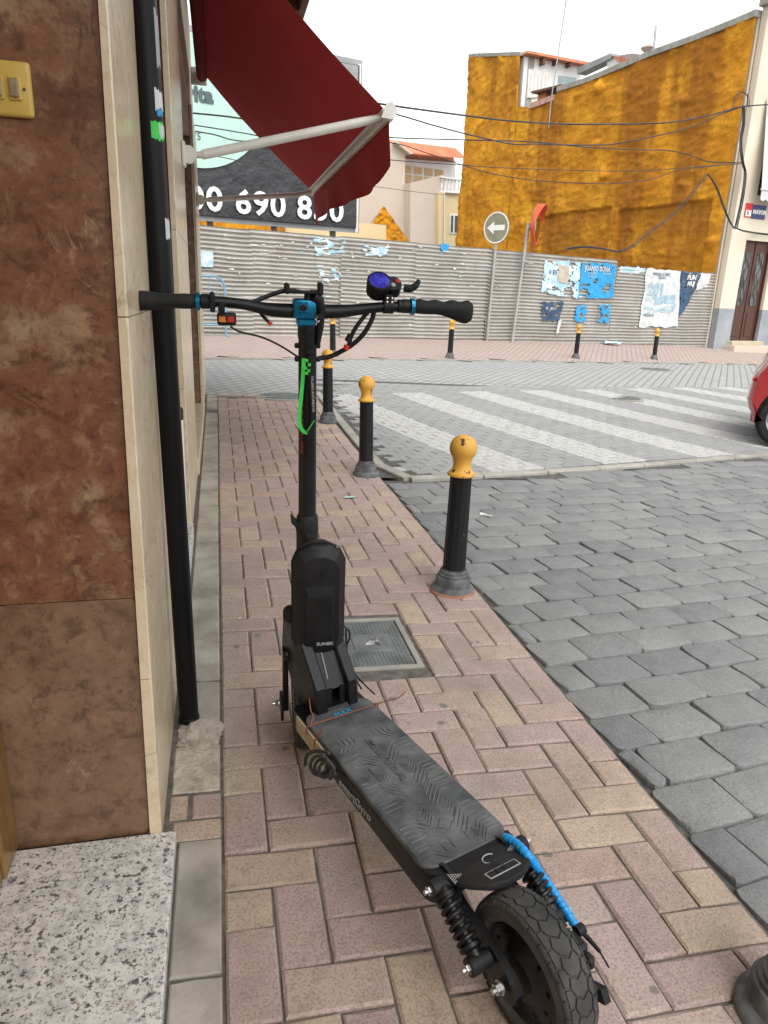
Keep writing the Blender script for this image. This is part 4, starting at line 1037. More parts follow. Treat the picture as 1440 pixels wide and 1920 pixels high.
# masonry behind the coat, following the same outline
b = MB(); prof = [(sLft-.0, -.1)] + [(s, z) for s, z in TL if s > sLft] + [(0.0, -.1)]
prof = [(sLft, -.1), (sLft, TL[0][1])] + [(s, z) for s, z in TL if sLft < s < 0] + [(0, ftop(0)), (0, -.1)]
b.prism(prof, .22, .50, FW.mat(), axis='y'); b.build('wall', M_concrete, fh, world=True)
# coping blocks
def coping(sa_, sb_, step, hgt, material):
    s = sa_
    while s < sb_-.02:
        e_ = min(s+step, sb_); za, zb_ = ftop(s+.01), ftop(e_-.01); b = MB()
        b.prism([(s+.006, za-.02), (e_-.006, zb_-.02), (e_-.006, zb_+hgt), (s+.006, za+hgt)], -.16, .50, FW.mat(), axis='y'); b.build('coping_block', material, fh, world=True, smooth=0); s = e_
coping(FW.hit(1050, 172)[0], 0, .42, .13, M_concrete); coping(sLft, sT0, .45, .10, M_concrete)
coping(FW.hit(1000, 204)[0], FW.hit(1044, 188)[0], .3, .16, mat('brick_pale', (.42, .24, .17), (.55, .36, .28), .9, 6))
# tower room with white street face
sT = sT0; zT_ = FW.hit(984, 104)[1]; TPp = Plane(*FW.pt(sT, 0, .0).xy, .977, .213); sTR = TPp.hit(1088, 150)[0]
b = MB(); zlow = FW.hit(974, 196)[1]-1.0
b.prism([(0.05, zlow), (sTR, zlow), (sTR, TPp.hit(1090, 124)[1]), (0.05, zT_)], .0, -sLft+sT, TPp.mat(), axis='y'); b.build('roof_room', M_whitewall, fh, world=True)
zr1 = TPp.hit(1090, 124)[1]
b = MB(); b.prism([(-.05, zT_+.02), (sTR+.18, zr1-.02), (sTR+.18, zr1+.08), (-.05, zT_+.10)], -.30, -sLft+sT, TPp.mat(), axis='y'); b.build('room_roof', M_rooftile, fh, world=True)
for px in (1013, 1037, 1062):
    s, z = TPp.hit(px, 118 if px < 1050 else 122); b = MB(); b.prism([(s-.05, z-.10), (s+.05, z-.10), (s+.05, z+.12), (s-.05, z+.12)], -.25, 0, TPp.mat(), axis='y'); b.build('eave_bracket', M_darkwood, fh, world=True)
def tquad(name, pts, material, n0=-.03, n1=.0, P_=None, parent=None):
    P_ = P_ or TPp; b = MB(); b.prism([P_.hit(*p) for p in pts][::-1], n0, n1, P_.mat(), axis='y'); return b.build(name, material, parent or fh, world=True, smooth=0)
sh_ = tquad('shutter', [(990, 130), (1029, 136), (1024, 182), (987, 184)], M_whitepaint, -.05, 0)
for k in range(5):
    f_ = k/5
    b = MB(); a_ = TPp.hit(994+7*k, 132+k); c_ = TPp.hit(991+7*k, 182); b.prism([(a_[0], c_[1]), (a_[0]+.03, c_[1]), (a_[0]+.03, a_[1]-.1), (a_[0], a_[1]-.1)], -.06, -.045, TPp.mat(), axis='y'); b.build('slat', M_greyawning, fh, world=True)
tquad('window', [(1047, 142), (1080, 146), (1078, 164), (1045, 163)], mat('blue_grey_glass', (.25, .31, .34), (.33, .4, .42), .2, 3), -.03, 0)
# lean-to and roof clutter further along
b = MB(); s0_, z0_ = FW.hit(1000, 176); s1_, z1__ = FW.hit(1056, 163)
b.prism([(s0_, z0_), (s1_, z1__), (s1_, z1__+.07), (s0_, z0_+.07)], -.1, 1.6, FW.mat(), axis='y'); b.build('lean_to_roof', M_darkwood, fh, world=True)
for px, m_ in ((1003, M_rooftile), (1020, M_iron)):
    s, z = FW.hit(px, 178); b = MB(); b.box((0, 0, 0), (.5 if px == 1003 else .06, .2, .7), T(*FW.pt(s+.15, z-.3, -.3)) @ RZ(math.atan2(FW.d.y, FW.d.x))); b.build('lean_to_post', m_, fh, world=True)
FB = FW.shifted(2.2)
tquad('gable', [(1138, 108), (1150, 107), (1180, 124), (1180, 145), (1138, 145)], M_whitewall, 0, .3, FB)
tquad('tile_slope', [(1150, 104), (1186, 112), (1192, 122), (1176, 126)], M_rooftile, -.1, .6, FB)
tquad('beam', [(1086, 128), (1150, 100), (1150, 110), (1086, 140)], M_greyback, -.1, .3, FB)
tquad('roof_ridge', [(1150, 101), (1172, 97), (1208, 102), (1214, 118), (1150, 108)], M_greyback, .3, .6, FB)
s, z = FB.hit(1212, 98); p = FB.pt(s, z)
b = MB(); b.lathe([(.08, -.9), (.08, .0), (.14, .05), (.2, .12), (.1, .22), (0, .24)], 14, T(*p)); b.build('chimney', mat('old_terracotta', (.45, .32, .27), (.55, .42, .36), .9, 5), fh, world=True)
s, z = FB.hit(1226, 104); s_2, z_2 = FB.hit(1230, 48); b = MB(); b.tube([FB.pt(s, z-.5), FB.pt(s_2, z_2)], .04, 8); b.build('vent_pipe', M_galv, fh, world=True)
s, z = FW.hit(1041, 186); s_2, z_2 = FW.hit(1073, -30); b = MB(); b.tube([FW.pt(s, z-.9, .16), FW.pt(s, z, .16), FW.pt(s_2, z_2, .14)], .022, 8); b.build('antenna_mast', M_galv, fh, world=True)

# ================================================================== RIGHT HOUSE
rh = thing('cream_house', 'cream rendered house with grey plinth and brown door at the right edge', 'building', (PN.x, PN.y, hz0))
zR = PR.hit(1436, 26)[1]
b = MB(); b.prism([(.0, -.4), (7, -.4), (7, zR+.5), (0, zR+.0)], .02, .40, PR.mat(), axis='y')
ds0, ds1 = PR.hit(1386, 560)[0], PR.hit(1437, 560)[0]; dz1 = PR.hit(1388, 452)[1]; dz0 = PR.hit(1362, 640)[1]
b.build('wall_core', M_cream_wall, rh, world=True)
def rbox(name, s0, s1, z0, z1, n0, n1, material, bev=0, parent=rh, lab=None):
    b = MB(); b.box(((s0+s1)/2, -(n0+n1)/2, (z0+z1)/2), (s1-s0, n1-n0, z1-z0), PR.mat(), bev=bev); o = b.build(name, material, None); 
    o.data.transform(Matrix.Translation(-rh.location)); o.parent = parent
    if lab: o['label'] = lab
    return o
dl, dr_ = PR.hit(1372, 545)[0], PR.hit(1426, 545)[0]
dl, dr_ = dl+.0, dl+1.12
pz = PR.hit(1345, 578)[1]
rbox('wall', .05, dl, pz, zR+.1, .02, .20, M_cream_wall); rbox('plinth', .05, dl, -.3, pz-.003, .015, .203, M_plinth)
rbox('wall', dr_, 7, pz, zR+.1, .02, .20, M_cream_wall); rbox('plinth', dr_, 7, -.3, pz-.003, .015, .203, M_plinth)
rbox('wall', dl, dr_, dz1+.02, zR+.1, .02, .198, M_cream_wall)
gz_ = G(PR.pt(dl, 0).x, PR.pt(dl, 0).y)
dz0 = gz_+.22
dw = (dr_-dl)/2
rbox('step', dl-.14, dr_+.12, gz_-.1, gz_+.11, .0, .52, M_beige, .01); rbox('step', dl-.06, dr_+.06, gz_+.11, dz0, .0, .36, mat('step_stone', (.42, .35, .24), (.5, .43, .31), .85, 3), .01)
for k in range(2):
    a_ = dl+.03+k*(dw-.02); e_ = a_+dw-.06
    lf = rbox('door_leaf', a_, e_, dz0+.005, dz1, .025, .07, M_door, .004)
    gl = rbox('door_glass', a_+.12, e_-.12, dz0+.95, dz1-.28, .071, .076, M_doorglass); gl.parent = rh
    rbox('door_panel', a_+.10, e_-.10, dz0+.12, dz0+.78, .07, .09, M_door, .01)
    for i in range(3):
        b = MB(); s = a_+.15+(e_-a_-.3)*i/2; z0_, z1__ = dz0+.95, dz1-.28
        pts = [PR.pt(s+.05*math.sin(j/16*math.pi*(4 if i != 1 else 6))*(1 if i != 0 else -1), z0_+(z1__-z0_)*j/16, .095) for j in range(17)]
        b.tube(pts, .009, 5); b.build('grille_bar', M_iron, rh, world=True)
rbox('door_frame', dl, dl+.045, dz0, dz1+.04, .02, .11, M_door); rbox('door_frame', dr_-.045, dr_, dz0, dz1+.04, .02, .11, M_door); rbox('door_frame', dl+.046, dr_-.046, dz1+.004, dz1+.06, .02, .11, M_door)
# rolled down sun blind on the floor above
bs, bz0 = PR.hit(1394, 358); bzt = PR.hit(1429, 190)[1]
b = MB()
b.grid(lambda u_, v_: PR.pt(bs+1.9*u_, bz0+(bzt-bz0)*v_, .55-.30*v_+.01*math.sin(u_*20)), 16, 8); b.grid(lambda u_, v_: PR.pt(bs+1.9*u_, bz0+(bzt-bz0)*v_, .545-.30*v_+.01*math.sin(u_*20)), 16, 8)
b.build('sun_blind', M_greyawning, rh, world=True, label='pale grey canvas sun blind')
b = MB(); b.grid(lambda u_, v_: PR.pt(bs+1.9*u_, bz0-.02-(.22+.05*abs(math.sin(u_*28)))*v_, .56), 90, 2); b.grid(lambda u_, v_: PR.pt(bs+1.9*u_, bz0-.02-(.22+.05*abs(math.sin(u_*28)))*v_, .555), 90, 2); b.build('blind_valance', M_greyawning, rh, world=True)
b = MB(); b.tube([PR.pt(bs-.02, bz0-.01, .56), PR.pt(bs+1.9, bz0-.01, .56)], .03, 8); b.build('blind_bar', M_whitepaint, rh, world=True)
rbox('blind_box', bs+.1, bs+2, bzt, bzt+.2, .2, .4, M_whitepaint, .02); rbox('window', bs+.3, bs+1.7, bz0-.1, bzt-.1, .195, .215, M_glassdark)
rbox('cornice', -.1, 7, zR+.1, zR+.35, .0, .42, M_concrete, .02)
# street name plate and number
s0_, z1__ = PR.hit(1399, 385); s1_, z0_ = PR.hit(1420, 413)
sp_ = thing('street_sign', 'blue enamel street name plate beside a red and white number panel', 'street sign', PR.pt(s0_, z0_, .21))
Mi = Matrix.Translation(-sp_.location)
W_ = .95*(s1_-s0_)
b = MB(); b.box(((s0_+s1_)/2, -.215, (z0_+z1__)/2), (s1_-s0_, .02, z1__-z0_), Mi @ PR.mat(), bev=.004); b.build('plate', M_signblue, sp_)
nw = (s1_-s0_)*.48
b = MB(); b.box((s0_-nw/2-.01, -.215, (z0_+z1__)/2+.02), (nw, .02, z1__-z0_), Mi @ PR.mat()); b.build('number_plate', M_signred, sp_)
b = MB(); b.box((s0_-nw/2-.01, -.228, z0_+(z1__-z0_)*.34), (nw*.82, .006, (z1__-z0_)*.45), Mi @ PR.mat()); b.build('number_field', M_signwhite, sp_)
hh = z1__-z0_
lettering('MAYOR', hh*.40, Mi @ PR.mat() @ T(s0_+.06*W_, -.229, z0_+hh*.36) @ RX(math.pi/2), M_signwhite, sp_, depth=.004, bold=.008, xs=(s1_-s0_)*.86/(hh*.40*3.15))
lettering('36', hh*.40, Mi @ PR.mat() @ T(s0_-nw*.86, -.234, z0_+hh*.24) @ RX(math.pi/2), M_signblue, sp_, depth=.004, xs=.7)

# ================================================================== HOUSES BEHIND THE LOT
HP = Plane(0, 33, .9615, .2747)
hb = thing('beige_house', 'beige house with red tiled roof and balcony behind the empty lot', 'building', HP.pt(HP.hit(760, 400)[0], 0))
gb = G(10, 16)
def hq(name, pts, material, n0, n1, P_=HP, parent=hb): return tquad(name, pts, material, n0, n1, P_, parent)
hq('wall', [(560, 262), (735, 268), (760, 287), (757, 470), (560, 470)], M_beige, 0, .3)
hq('wall', [(757, 346), (818, 331), (818, 470), (757, 470)], M_beige, -.6, 0)
hq('wall', [(758, 285), (872, 298), (872, 470), (758, 470)], M_whitewall, .8, 1.0)
hq('wall', [(805, 364), (870, 364), (870, 470), (805, 470)], M_yellowwall, -.62, -.4)
hq('pilaster', [(806, 364), (818, 364), (818, 470), (806, 470)], M_yellowwall, -.75, -.62)
hq('drain_pipe', [(815.4, 366), (816.8, 366), (816.8, 470), (815.4, 470)], M_whitepaint, -.85, -.78)
# roof: rows of tiles
RPt = [HP.hit(735, 259), HP.hit(868, 276), HP.hit(872, 300), HP.hit(762, 290)]
b = MB(); nt_ = 34; nr_ = 8
def rf(u_, v_):
    a_ = Vector((RPt[0][0]*(1-u_)+RPt[1][0]*u_, RPt[0][1]*(1-u_)+RPt[1][1]*u_)); c_ = Vector((RPt[3][0]*(1-u_)+RPt[2][0]*u_, RPt[3][1]*(1-u_)+RPt[2][1]*u_)); q = a_*(1-v_)+c_*v_
    step_ = (v_*nr_) % 1.0
    return HP.pt(q.x, q.y + .06*abs(math.sin(u_*nt_*math.pi)) + .03*step_, -.6+.75*v_ + .7*0)
b.grid(rf, nt_*4, nr_*2); stuff(b.build('roof_tiles', M_rooftile, hb, world=True, smooth=50, fixn=False))
hq('roof_deck', [(736, 262), (866, 279), (870, 301), (762, 292)], M_rooftile, .8, 1.2)
hq('fascia', [(735, 268), (738, 266), (768, 289), (764, 291)], M_beige, -.3, .4)
for k in range(4):
    x0 = 771+20*k; x1 = x0+15; y0_ = 306+2.6*k
    fr = hq('window', [(x0-3, y0_-2), (x1+3, y0_), (x1+3, y0_+36), (x0-3, y0_+36)], M_whitepaint, .74, .8)
    hq('pane', [(x0, y0_), (x1, y0_+2), (x1, y0_+15), (x0, y0_+14)], M_blind, .70, .74, parent=hb); hq('pane', [(x0, y0_+17), (x1, y0_+18), (x1, y0_+34), (x0, y0_+33)], M_blind, .70, .74, parent=hb)
hq('balustrade_rail', [(812, 334), (850, 339), (850, 341.5), (812, 336.5)], M_signwhite, -.75, -.5); hq('balustrade_base', [(812, 361), (850, 364), (850, 366), (812, 363.5)], M_signwhite, -.75, -.5)
for k in range(6):
    s, zt1 = HP.hit(815.5+6.3*k, 338+.8*k); zb1 = HP.hit(815.5+6.3*k, 362+.5*k)[1]; p = HP.pt(s, zb1, .62); h_ = zt1-zb1
    b = MB(); b.lathe([(.05, 0), (.05, .06*h_), (.03, .12*h_), (.075, .38*h_), (.03, .8*h_), (.05, .9*h_), (.05, h_)], 10, T(*p)); b.build('baluster', M_signwhite, hb, world=True)
wf = hq('window', [(830, 403), (847, 404), (846, 440), (829, 439)], M_signwhite, -.66, -.62); hq('pane', [(832, 406), (836, 406), (835, 437), (831, 437)], M_glassdark, -.68, -.66); hq('pane', [(839, 406), (845, 407), (844, 438), (838, 437)], M_glassdark, -.68, -.66)
# small gable sprayed with foam
GP = Plane(*HP.pt(0, 0, 1.5).xy, .9615, .2747)
tri = [GP.hit(676, 452), GP.hit(718, 385), GP.hit(768, 456)]
fg = thing('foam_gable', 'small triangular gable sprayed with orange foam above the fence', 'building', GP.pt(tri[1][0], gb))
b = MB()
def tg(u_, v_):
    s = (tri[0][0]*(1-u_)+tri[2][0]*u_)*(1-v_)+tri[1][0]*v_; z = (tri[0][1]*(1-u_)+tri[2][1]*u_)*(1-v_)+tri[1][1]*v_
    return GP.pt(s, z, .05+.08*noise.fractal(Vector((s*3, z*4, 2)), .9, 2, 4))
b.grid(tg, 40, 40); b.build('foam_coat', M_foam, fg, world=True, smooth=80, fixn=False)
b = MB(); b.prism([(tri[0][0], gb-1), (tri[2][0], gb-1), (tri[2][0], tri[2][1]-.05), (tri[1][0], tri[1][1]-.15), (tri[0][0], tri[0][1]-.05)], .1, .3, GP.mat(), axis='y'); b.build('wall', M_concrete, fg, world=True)
# houses seen in the gap under the billboard
lw = thing('low_house', 'low ochre and cream wall seen between billboard and fence top', 'building', HP.pt(HP.hit(480, 420)[0], gb))
hq('wall', [(250, 395), (485, 410), (485, 470), (250, 470)], M_foam, -3.2, -2.9, parent=lw); hq('wall', [(486, 414), (666, 430), (666, 470), (486, 470)], M_yellowwall, -3.0, -2.7, parent=lw)
hq('window', [(495, 420), (510, 421), (510, 432), (495, 431)], M_green, -3.04, -3.0, parent=lw)

# ================================================================== OVERHEAD CABLES
def pdepth(a_, b_, P_, k):
    if P_ is None: return k
    d = ray(a_, b_); Q_ = P_.shifted(-k); return (Q_.o - CAM).dot(Q_.n)/d.dot(Q_.n)
def cable(label, pts, r_, ts):
    n_ = len(pts); P_ = []
    xs_ = [p[0] for p in pts]
    for (a_, b_) in pts:
        f_ = (a_-xs_[0])/(xs_[-1]-xs_[0]); t0_, t1_ = [pdepth(*pts[i], *((FW, .45) if k_ is None else (None, k_))) for i, k_ in ((0, ts[0]), (-1, ts[1]))]
        P_.append(dep(a_, b_, t0_+(t1_-t0_)*f_))
    b = MB(); b.tube(smoothpts(P_, 5), r_*.68, 6); o = b.build('overhead_cable', M_cable, None, smooth=60)
    return tag(o, label, 'cable', 'overhead cables across the street')
TC = None
cable('topmost thick cable crossing the orange wall', [(560, 172), (715, 195), (770, 203), (860, 215), (950, 226), (1040, 232), (1120, 233), (1250, 230), (1330, 216), (1395, 198)], .022, (9, TC))
cable('sagging cable crossing below the topmost one on the orange wall', [(600, 160), (715, 205), (770, 222), (820, 237), (890, 255), (960, 270), (1010, 270), (1080, 272), (1150, 270), (1220, 257), (1290, 240), (1350, 215), (1392, 200)], .017, (9, TC))
cable('cable running from the billboard to the middle of the orange wall', [(340, 210), (430, 219), (500, 230), (620, 248), (735, 258), (860, 262), (1000, 266), (1100, 276), (1200, 281), (1250, 282), (1290, 290), (1330, 303), (1390, 305)], .016, (8.6, TC))
cable('thin cable over the tiled roof ending low at the house corner', [(340, 231), (430, 245), (500, 258), (620, 284), (735, 300), (860, 309), (950, 315), (1100, 320), (1200, 320), (1280, 315), (1390, 305)], .011, (8.6, TC))
cable('lowest thin cable sagging across the orange wall', [(340, 242), (400, 252), (460, 265), (600, 262), (735, 268), (800, 287), (860, 307), (920, 325), (1000, 338), (1080, 343), (1150, 344), (1220, 336), (1280, 318), (1390, 307)], .012, (8.6, TC))
cable('faint thin cable over the beige house wall', [(360, 285), (440, 300), (560, 328), (720, 352), (800, 362), (850, 366)], .009, (8.6, 22))
cable('slanted thin cable across the top of the mint circle', [(385, 140), (420, 172), (455, 212), (500, 250)], .009, (8.8, 11))
cable('cable from the house corner out of the picture to the right', [(1392, 200), (1410, 198), (1440, 196), (1480, 194)], .022, (TC, pdepth(1480, 194, PR, .5)))
def wallcable(label, pts, r_):
    b = MB()
    for dx, dy, rr_ in ((0, 0, r_*.8), (3, 2, r_*.5)):
        b.tube(smoothpts([dep(a_+dx, b_+dy, min(pdepth(a_+dx, b_+dy, FW, .28), pdepth(a_+dx, b_+dy, PR, .28)) if a_ < 1395 else pdepth(a_+dx, b_+dy, PR, .30)) for a_, b_ in pts], 5), rr_, 6)
    o = b.build('cable_bundle', M_cable, None, smooth=60); return tag(o, label, 'cable', 'cables along the houses')
wallcable('thick looping cable bundle hanging over the lower orange wall to the door', [(1060, 466), (1095, 462), (1130, 466), (1160, 471), (1185, 460), (1215, 437), (1262, 400), (1300, 358), (1322, 330), (1328, 328), (1342, 350), (1355, 385), (1366, 412), (1376, 428)], .02)
wallcable('vertical cable bundle down the corner of the orange wall', [(1393, 198), (1393, 230), (1388, 262), (1391, 300), (1396, 322), (1394, 350), (1388, 385), (1379, 425)], .03)
wallcable('cable running along the cream house above the door', [(1377, 426), (1392, 432), (1415, 436), (1440, 439), (1480, 442)], .022)
wallcable('small cable loop at the upper corner of the orange wall', [(1372, 205), (1380, 180), (1392, 172), (1401, 180), (1402, 200)], .014)

# ================================================================== RED CAR (right edge)
q = onground(1466, 843); cth = R(-40)
car = thing('parked_car', 'red hatchback cut off by the right edge of the picture', 'car', M=T(q.x, q.y, q.z) @ RZ(cth))
prof = []
def arch(cx, r_, a0, a1, n_=12): return [(cx+r_*math.cos(R(a0+(a1-a0)*k/n_)), .29+r_*math.sin(R(a0+(a1-a0)*k/n_))) for k in range(n_+1)]
prof = [(-.27, .27), (-.36, .36), (-.395, .46), (-.375, .60), (-.36, .70), (-.31, .79), (-.22, .94), (-.12, 1.10), (.02, 1.30), (.12, 1.40), (.35, 1.47), (.9, 1.49), (1.35, 1.44), (1.75, 1.12), (1.95, .98), (2.45, .90), (2.78, .78), (2.92, .58), (2.93, .36), (2.85, .24)]
prof += arch(2.3, .345, -8, 188) + [(1.9, .21), (.42, .21)] + arch(0, .345, -8, 188)
b = MB(); cxp, czp = 1.2, .75
def sec(y, k): return [(cxp+(x-cxp)*k, y, czp+(z-czp)*(k if z > .45 else 1)) for x, z in prof]
b.loft([sec(-.02, .968), sec(.03, .99), sec(.12, 1.0), sec(1.48, 1.0), sec(1.57, .99), sec(1.62, .968)]); b.build('body', M_red_car, car, smooth=40)
for side in (-.022, 1.622):
    b = MB(); b.prism([(.12, 1.0), (.30, 1.34), (1.25, 1.36), (1.60, 1.02)], side-.003, side+.003, axis='y'); b.build('side_window', M_glassdark, car)
for x in (0, 2.3):
    for y in (.10, 1.50):
        t_ = MB(); MW = T(x, y, .29) @ RX(math.pi/2)
        t_.lathe([(.19, -.085), (.25, -.09), (.282, -.07), (.292, -.04), (.292, .04), (.282, .07), (.25, .09), (.19, .085)], 40, MW, closed=True); wt = t_.build('tyre', M_rubber, car)
        t_ = MB(); t_.lathe([(.19, -.08), (.19, .08), (.15, .05), (.05, .06), (0, .06)], 30, MW); t_.build('rim', M_steel, wt)
b = MB(); b.box((-.365, .10, .665), (.02, .16, .035), bev=.006); b.build('reflector', M_redlens, car)
b = MB(); b.prism(arch(0, .33, 0, 180)+[(-.33, .25), (.33, .25)], .03, .3, axis='y'); b.build('wheel_well', M_black, car)

# ================================================================== ELECTRIC SCOOTER
SX, SY, PSI, LAM, DEL, WB, RAKE = .5197, .8504, .3178, .0366, -.3478, .9378, .079
SM = T(SX, SY, G(SX, SY)) @ RZ(PSI) @ RY(-LAM)
sc = thing('electric_scooter', 'black electric scooter with blue fittings parked on the brick pavement', 'scooter', M=SM)
ST = T(0, WB-.03, .128) @ RX(RAKE) @ RZ(DEL)                 # steered frame, z along the stem
SI = SM.inverted(); STI = (SM @ ST).inverted()
def lpix(a, b_, ax, val):                                    # pixel to scooter frame
    o = SI @ CAM; d = SI.to_3x3() @ ray(a, b_); return o + d*((val-o[ax])/d[ax])
def spix(a, b_, y):                                          # pixel to steered frame at depth y
    o = STI @ CAM; d = STI.to_3x3() @ ray(a, b_); return o + d*((y-o.y)/d.y)
def part(mb, name, material, steer=False, parent=sc, smooth=35, label=None):
    if steer: mb.v = [ST @ p for p in mb.v]
    return mb.build(name, material, parent, smooth=smooth, label=label)
# ---- wheels
def tyre_r(x): x = abs(x); return .128 - 5.2*x*x - (0 if x < .026 else 60*(x-.026)**2)
def wheel(M, steer):
    b = MB(); pr = [(.086, -.027), (.096, -.0345)] 
    for k in range(-8, 9): x = .0335*k/8; pr.append((tyre_r(x)-.0025-(0 if abs(k) < 8 else .008), x))
    pr += [(.096, .0345), (.086, .027)]
    MX = M @ RY(math.pi/2)
    b.lathe(pr, 72, MX, closed=True)
    N = 27
    def patch(poly):                                          # poly in (angle steps, x)
        n_ = len(poly); da = 2*math.pi/N; c_ = (sum(p[0] for p in poly)/n_, sum(p[1] for p in poly)/n_)
        def P3(a, x, r_): return MX @ Vector((r_*math.cos(a*da), r_*math.sin(a*da), x))
        lo = [P3(a, x, tyre_r(x)-.004) for a, x in poly]; hi = [P3(a, x, tyre_r(x)+.0004) for a, x in poly]
        to = [P3(c_[0]+(a-c_[0])*.95, c_[1]+(x-c_[1])*.94, tyre_r(x)+.0012) for a, x in poly]
        ce = P3(c_[0], c_[1], tyre_r(c_[1])+.0012)
        vs = lo+hi+to+[ce]; fs = []
        for i in range(n_):
            j = (i+1) % n_; fs += [(i, j, n_+j, n_+i), (n_+i, n_+j, 2*n_+j, 2*n_+i), (2*n_+i, 2*n_+j, 3*n_)]
        b.add(vs, fs)
    for k in range(N):
        g_ = .07
        patch([(k+g_, -.012), (k+.5, -.017), (k+1-g_, -.012), (k+1-g_+.25, .0), (k+1-g_, .012), (k+.5, .007+.01), (k+g_, .012), (k+g_+.25, 0)])
        for s_ in (-1, 1):
            patch([(k+.5+g_, s_*.0195), (k+1-.02, s_*.0145), (k+1.5-g_, s_*.0195), (k+1.5-g_, s_*.027), (k+.5+g_, s_*.027)])
            patch([(k+.06, s_*.0285), (k+.94, s_*.0285), (k+.94, s_*.0335), (k+.06, s_*.0335)])
    ty = part(b, 'tyre', M_tyre, steer, smooth=30)
    b = MB(); b.lathe([(.0, -.032), (.04, -.034), (.05, -.026), (.078, -.022), (.082, -.028), (.087, -.027), (.087, .027), (.082, .028), (.078, .022), (.05, .026), (.04, .034), (0, .032)], 48, MX)
    for k in range(10):
        a = 2*math.pi*k/10
        for s_ in (-1, 1): b.lathe([(.004, 0), (.004, .004), (0, .0045)], 8, MX @ T(.066*math.cos(a), .066*math.sin(a), s_*.023) @ (RX(0) if s_ > 0 else RX(math.pi)))
    rm = part(b, 'rim', M_blackmetal, steer)
    b = MB(); b.lathe([(.0885, -.0275), (.091, -.0300), (.0935, -.0318), (.0935, -.029), (.0885, -.026)], 56, MX, closed=True); b.lathe([(.0885, .0275), (.091, .0300), (.0935, .0318), (.0935, .029), (.0885, .026)], 56, MX, closed=True); 
    part(b, 'rim_edge', M_bronze, steer, parent=sc)
    return ty
wheel(T(0, 0, .128), False)
wheel(ST @ T(0, .03, 0), False)
def hexnut(M, r_=.010, h_=.011):
    b = MB(); b.lathe([(r_*1.25, 0), (r_*1.25, .002)], 20, M); b.lathe([(r_, .002), (r_, h_), (r_*.9, h_+.001)], 6, M); b.lathe([(r_*.55, h_), (r_*.55, h_+.007), (r_*.4, h_+.008)], 12, M); return b
for s_ in (-1, 1):
    part(hexnut(T(s_*.068, 0, .128) @ RY(s_*math.pi/2)), 'axle_nut', M_chrome)
    part(hexnut(ST @ T(s_*.074, .03, 0) @ RY(s_*math.pi/2)), 'axle_nut', M_chrome)
# ---- rear swing arm, shocks
for s_ in (-1, 1):
    b = MB(); b.prism([(-.028, .112), (-.034, .135), (-.018, .152), (.03, .172), (.055, .178), (.11, .182), (.19, .205), (.205, .19), (.2, .17), (.12, .15), (.06, .135), (.02, .105), (-.01, .100)], s_*.046, s_*.062, axis='x'); part(b, 'swing_arm', M_blackmetal)
    top_, bot_ = Vector((s_*.088, .150, .222)), Vector((s_*.088, .036, .158)); ax_ = (bot_-top_); L_ = ax_.length
    rot = ax_.to_track_quat('Z', 'Y').to_matrix().to_4x4(); MS = Matrix.Translation(top_) @ rot
    b = MB(); b.lathe([(.012, -.004), (.016, .006), (.016, .014), (.0215, .016), (.0215, .022), (.011, .024), (.011, L_-.03), (.0215, L_-.028), (.0215, L_-.022), (.014, L_-.018), (.014, L_+.004)], 20, MS); shock = part(b, 'shock_absorber', M_blackmetal)
    pts = [MS @ Vector((.0178*math.cos(2*math.pi*6.0*t/90), .0178*math.sin(2*math.pi*6.0*t/90), .021+(L_-.05)*t/90)) for t in range(91)]
    b = MB(); b.tube(pts, .0042, 8); b.build('spring', M_blackmetal, shock)
    b = MB(); b.lathe([(.0085, 0), (.0085, L_-.04)], 12, MS @ T(0, 0, .02)); 
    for P_ in (top_, bot_):
        part(hexnut(Matrix.Translation(P_ + Vector((s_*.020, 0, 0))) @ RY(s_*math.pi/2), .0085, .007), 'bolt', M_chrome)
        b = MB(); b.lathe([(.014, -.022), (.016, -.02), (.016, .02), (.014, .022)], 20, Matrix.Translation(P_) @ RY(math.pi/2)); part(b, 'shock_eye', M_black)
    b = MB(); b.prism([(.118, .198), (.125, .238), (.165, .242), (.20, .225), (.20, .188), (.15, .188)], s_*.062, s_*.070, axis='x'); part(b, 'shock_mount', M_blackmetal)
# ---- deck
def rr2(x0, x1, y0, y1, r_, n_=5):
    o = []
    for cx, cy, a0 in ((x1-r_, y0+r_, -90), (x1-r_, y1-r_, 0), (x0+r_, y1-r_, 90), (x0+r_, y0+r_, 180)):
        for k in range(n_+1): a = R(a0+90*k/n_); o.append((cx+r_*math.cos(a), cy+r_*math.sin(a)))
    return o
def taper(p): return (p[0]*(1.0-.09*clamp((p[1]-.18)/.54, 0, 1)), p[1])
DB = [taper(p) for p in rr2(-.100, .100, .165, .80, .02)]
b = MB(); lo = []
for z, k in ((.162, .93), (.168, .985), (.214, 1.0), (.221, .985)): lo.append([(x*k, .48+(y-.48)*(.99+.01*k), z) for x, y in DB])
b.loft(lo); deck = part(b, 'deck', M_blackmetal)
DM = [taper(p) for p in rr2(-.0985, .0985, .178, .735, .03)]
b = MB(); lo = []
for z, k in ((.2205, .99), (.222, 1.0), (.230, 1.0), (.2325, .985), (.2330, .96)): lo.append([(x*k, .456+(y-.456)*(1-(1-k)*.35), z) for x, y in DM])
b.loft(lo); dmat = part(b, 'deck_mat', M_mat_, smooth=50)
ZT = .2331
ridges = []
def zz_(y, x): return (x, y)
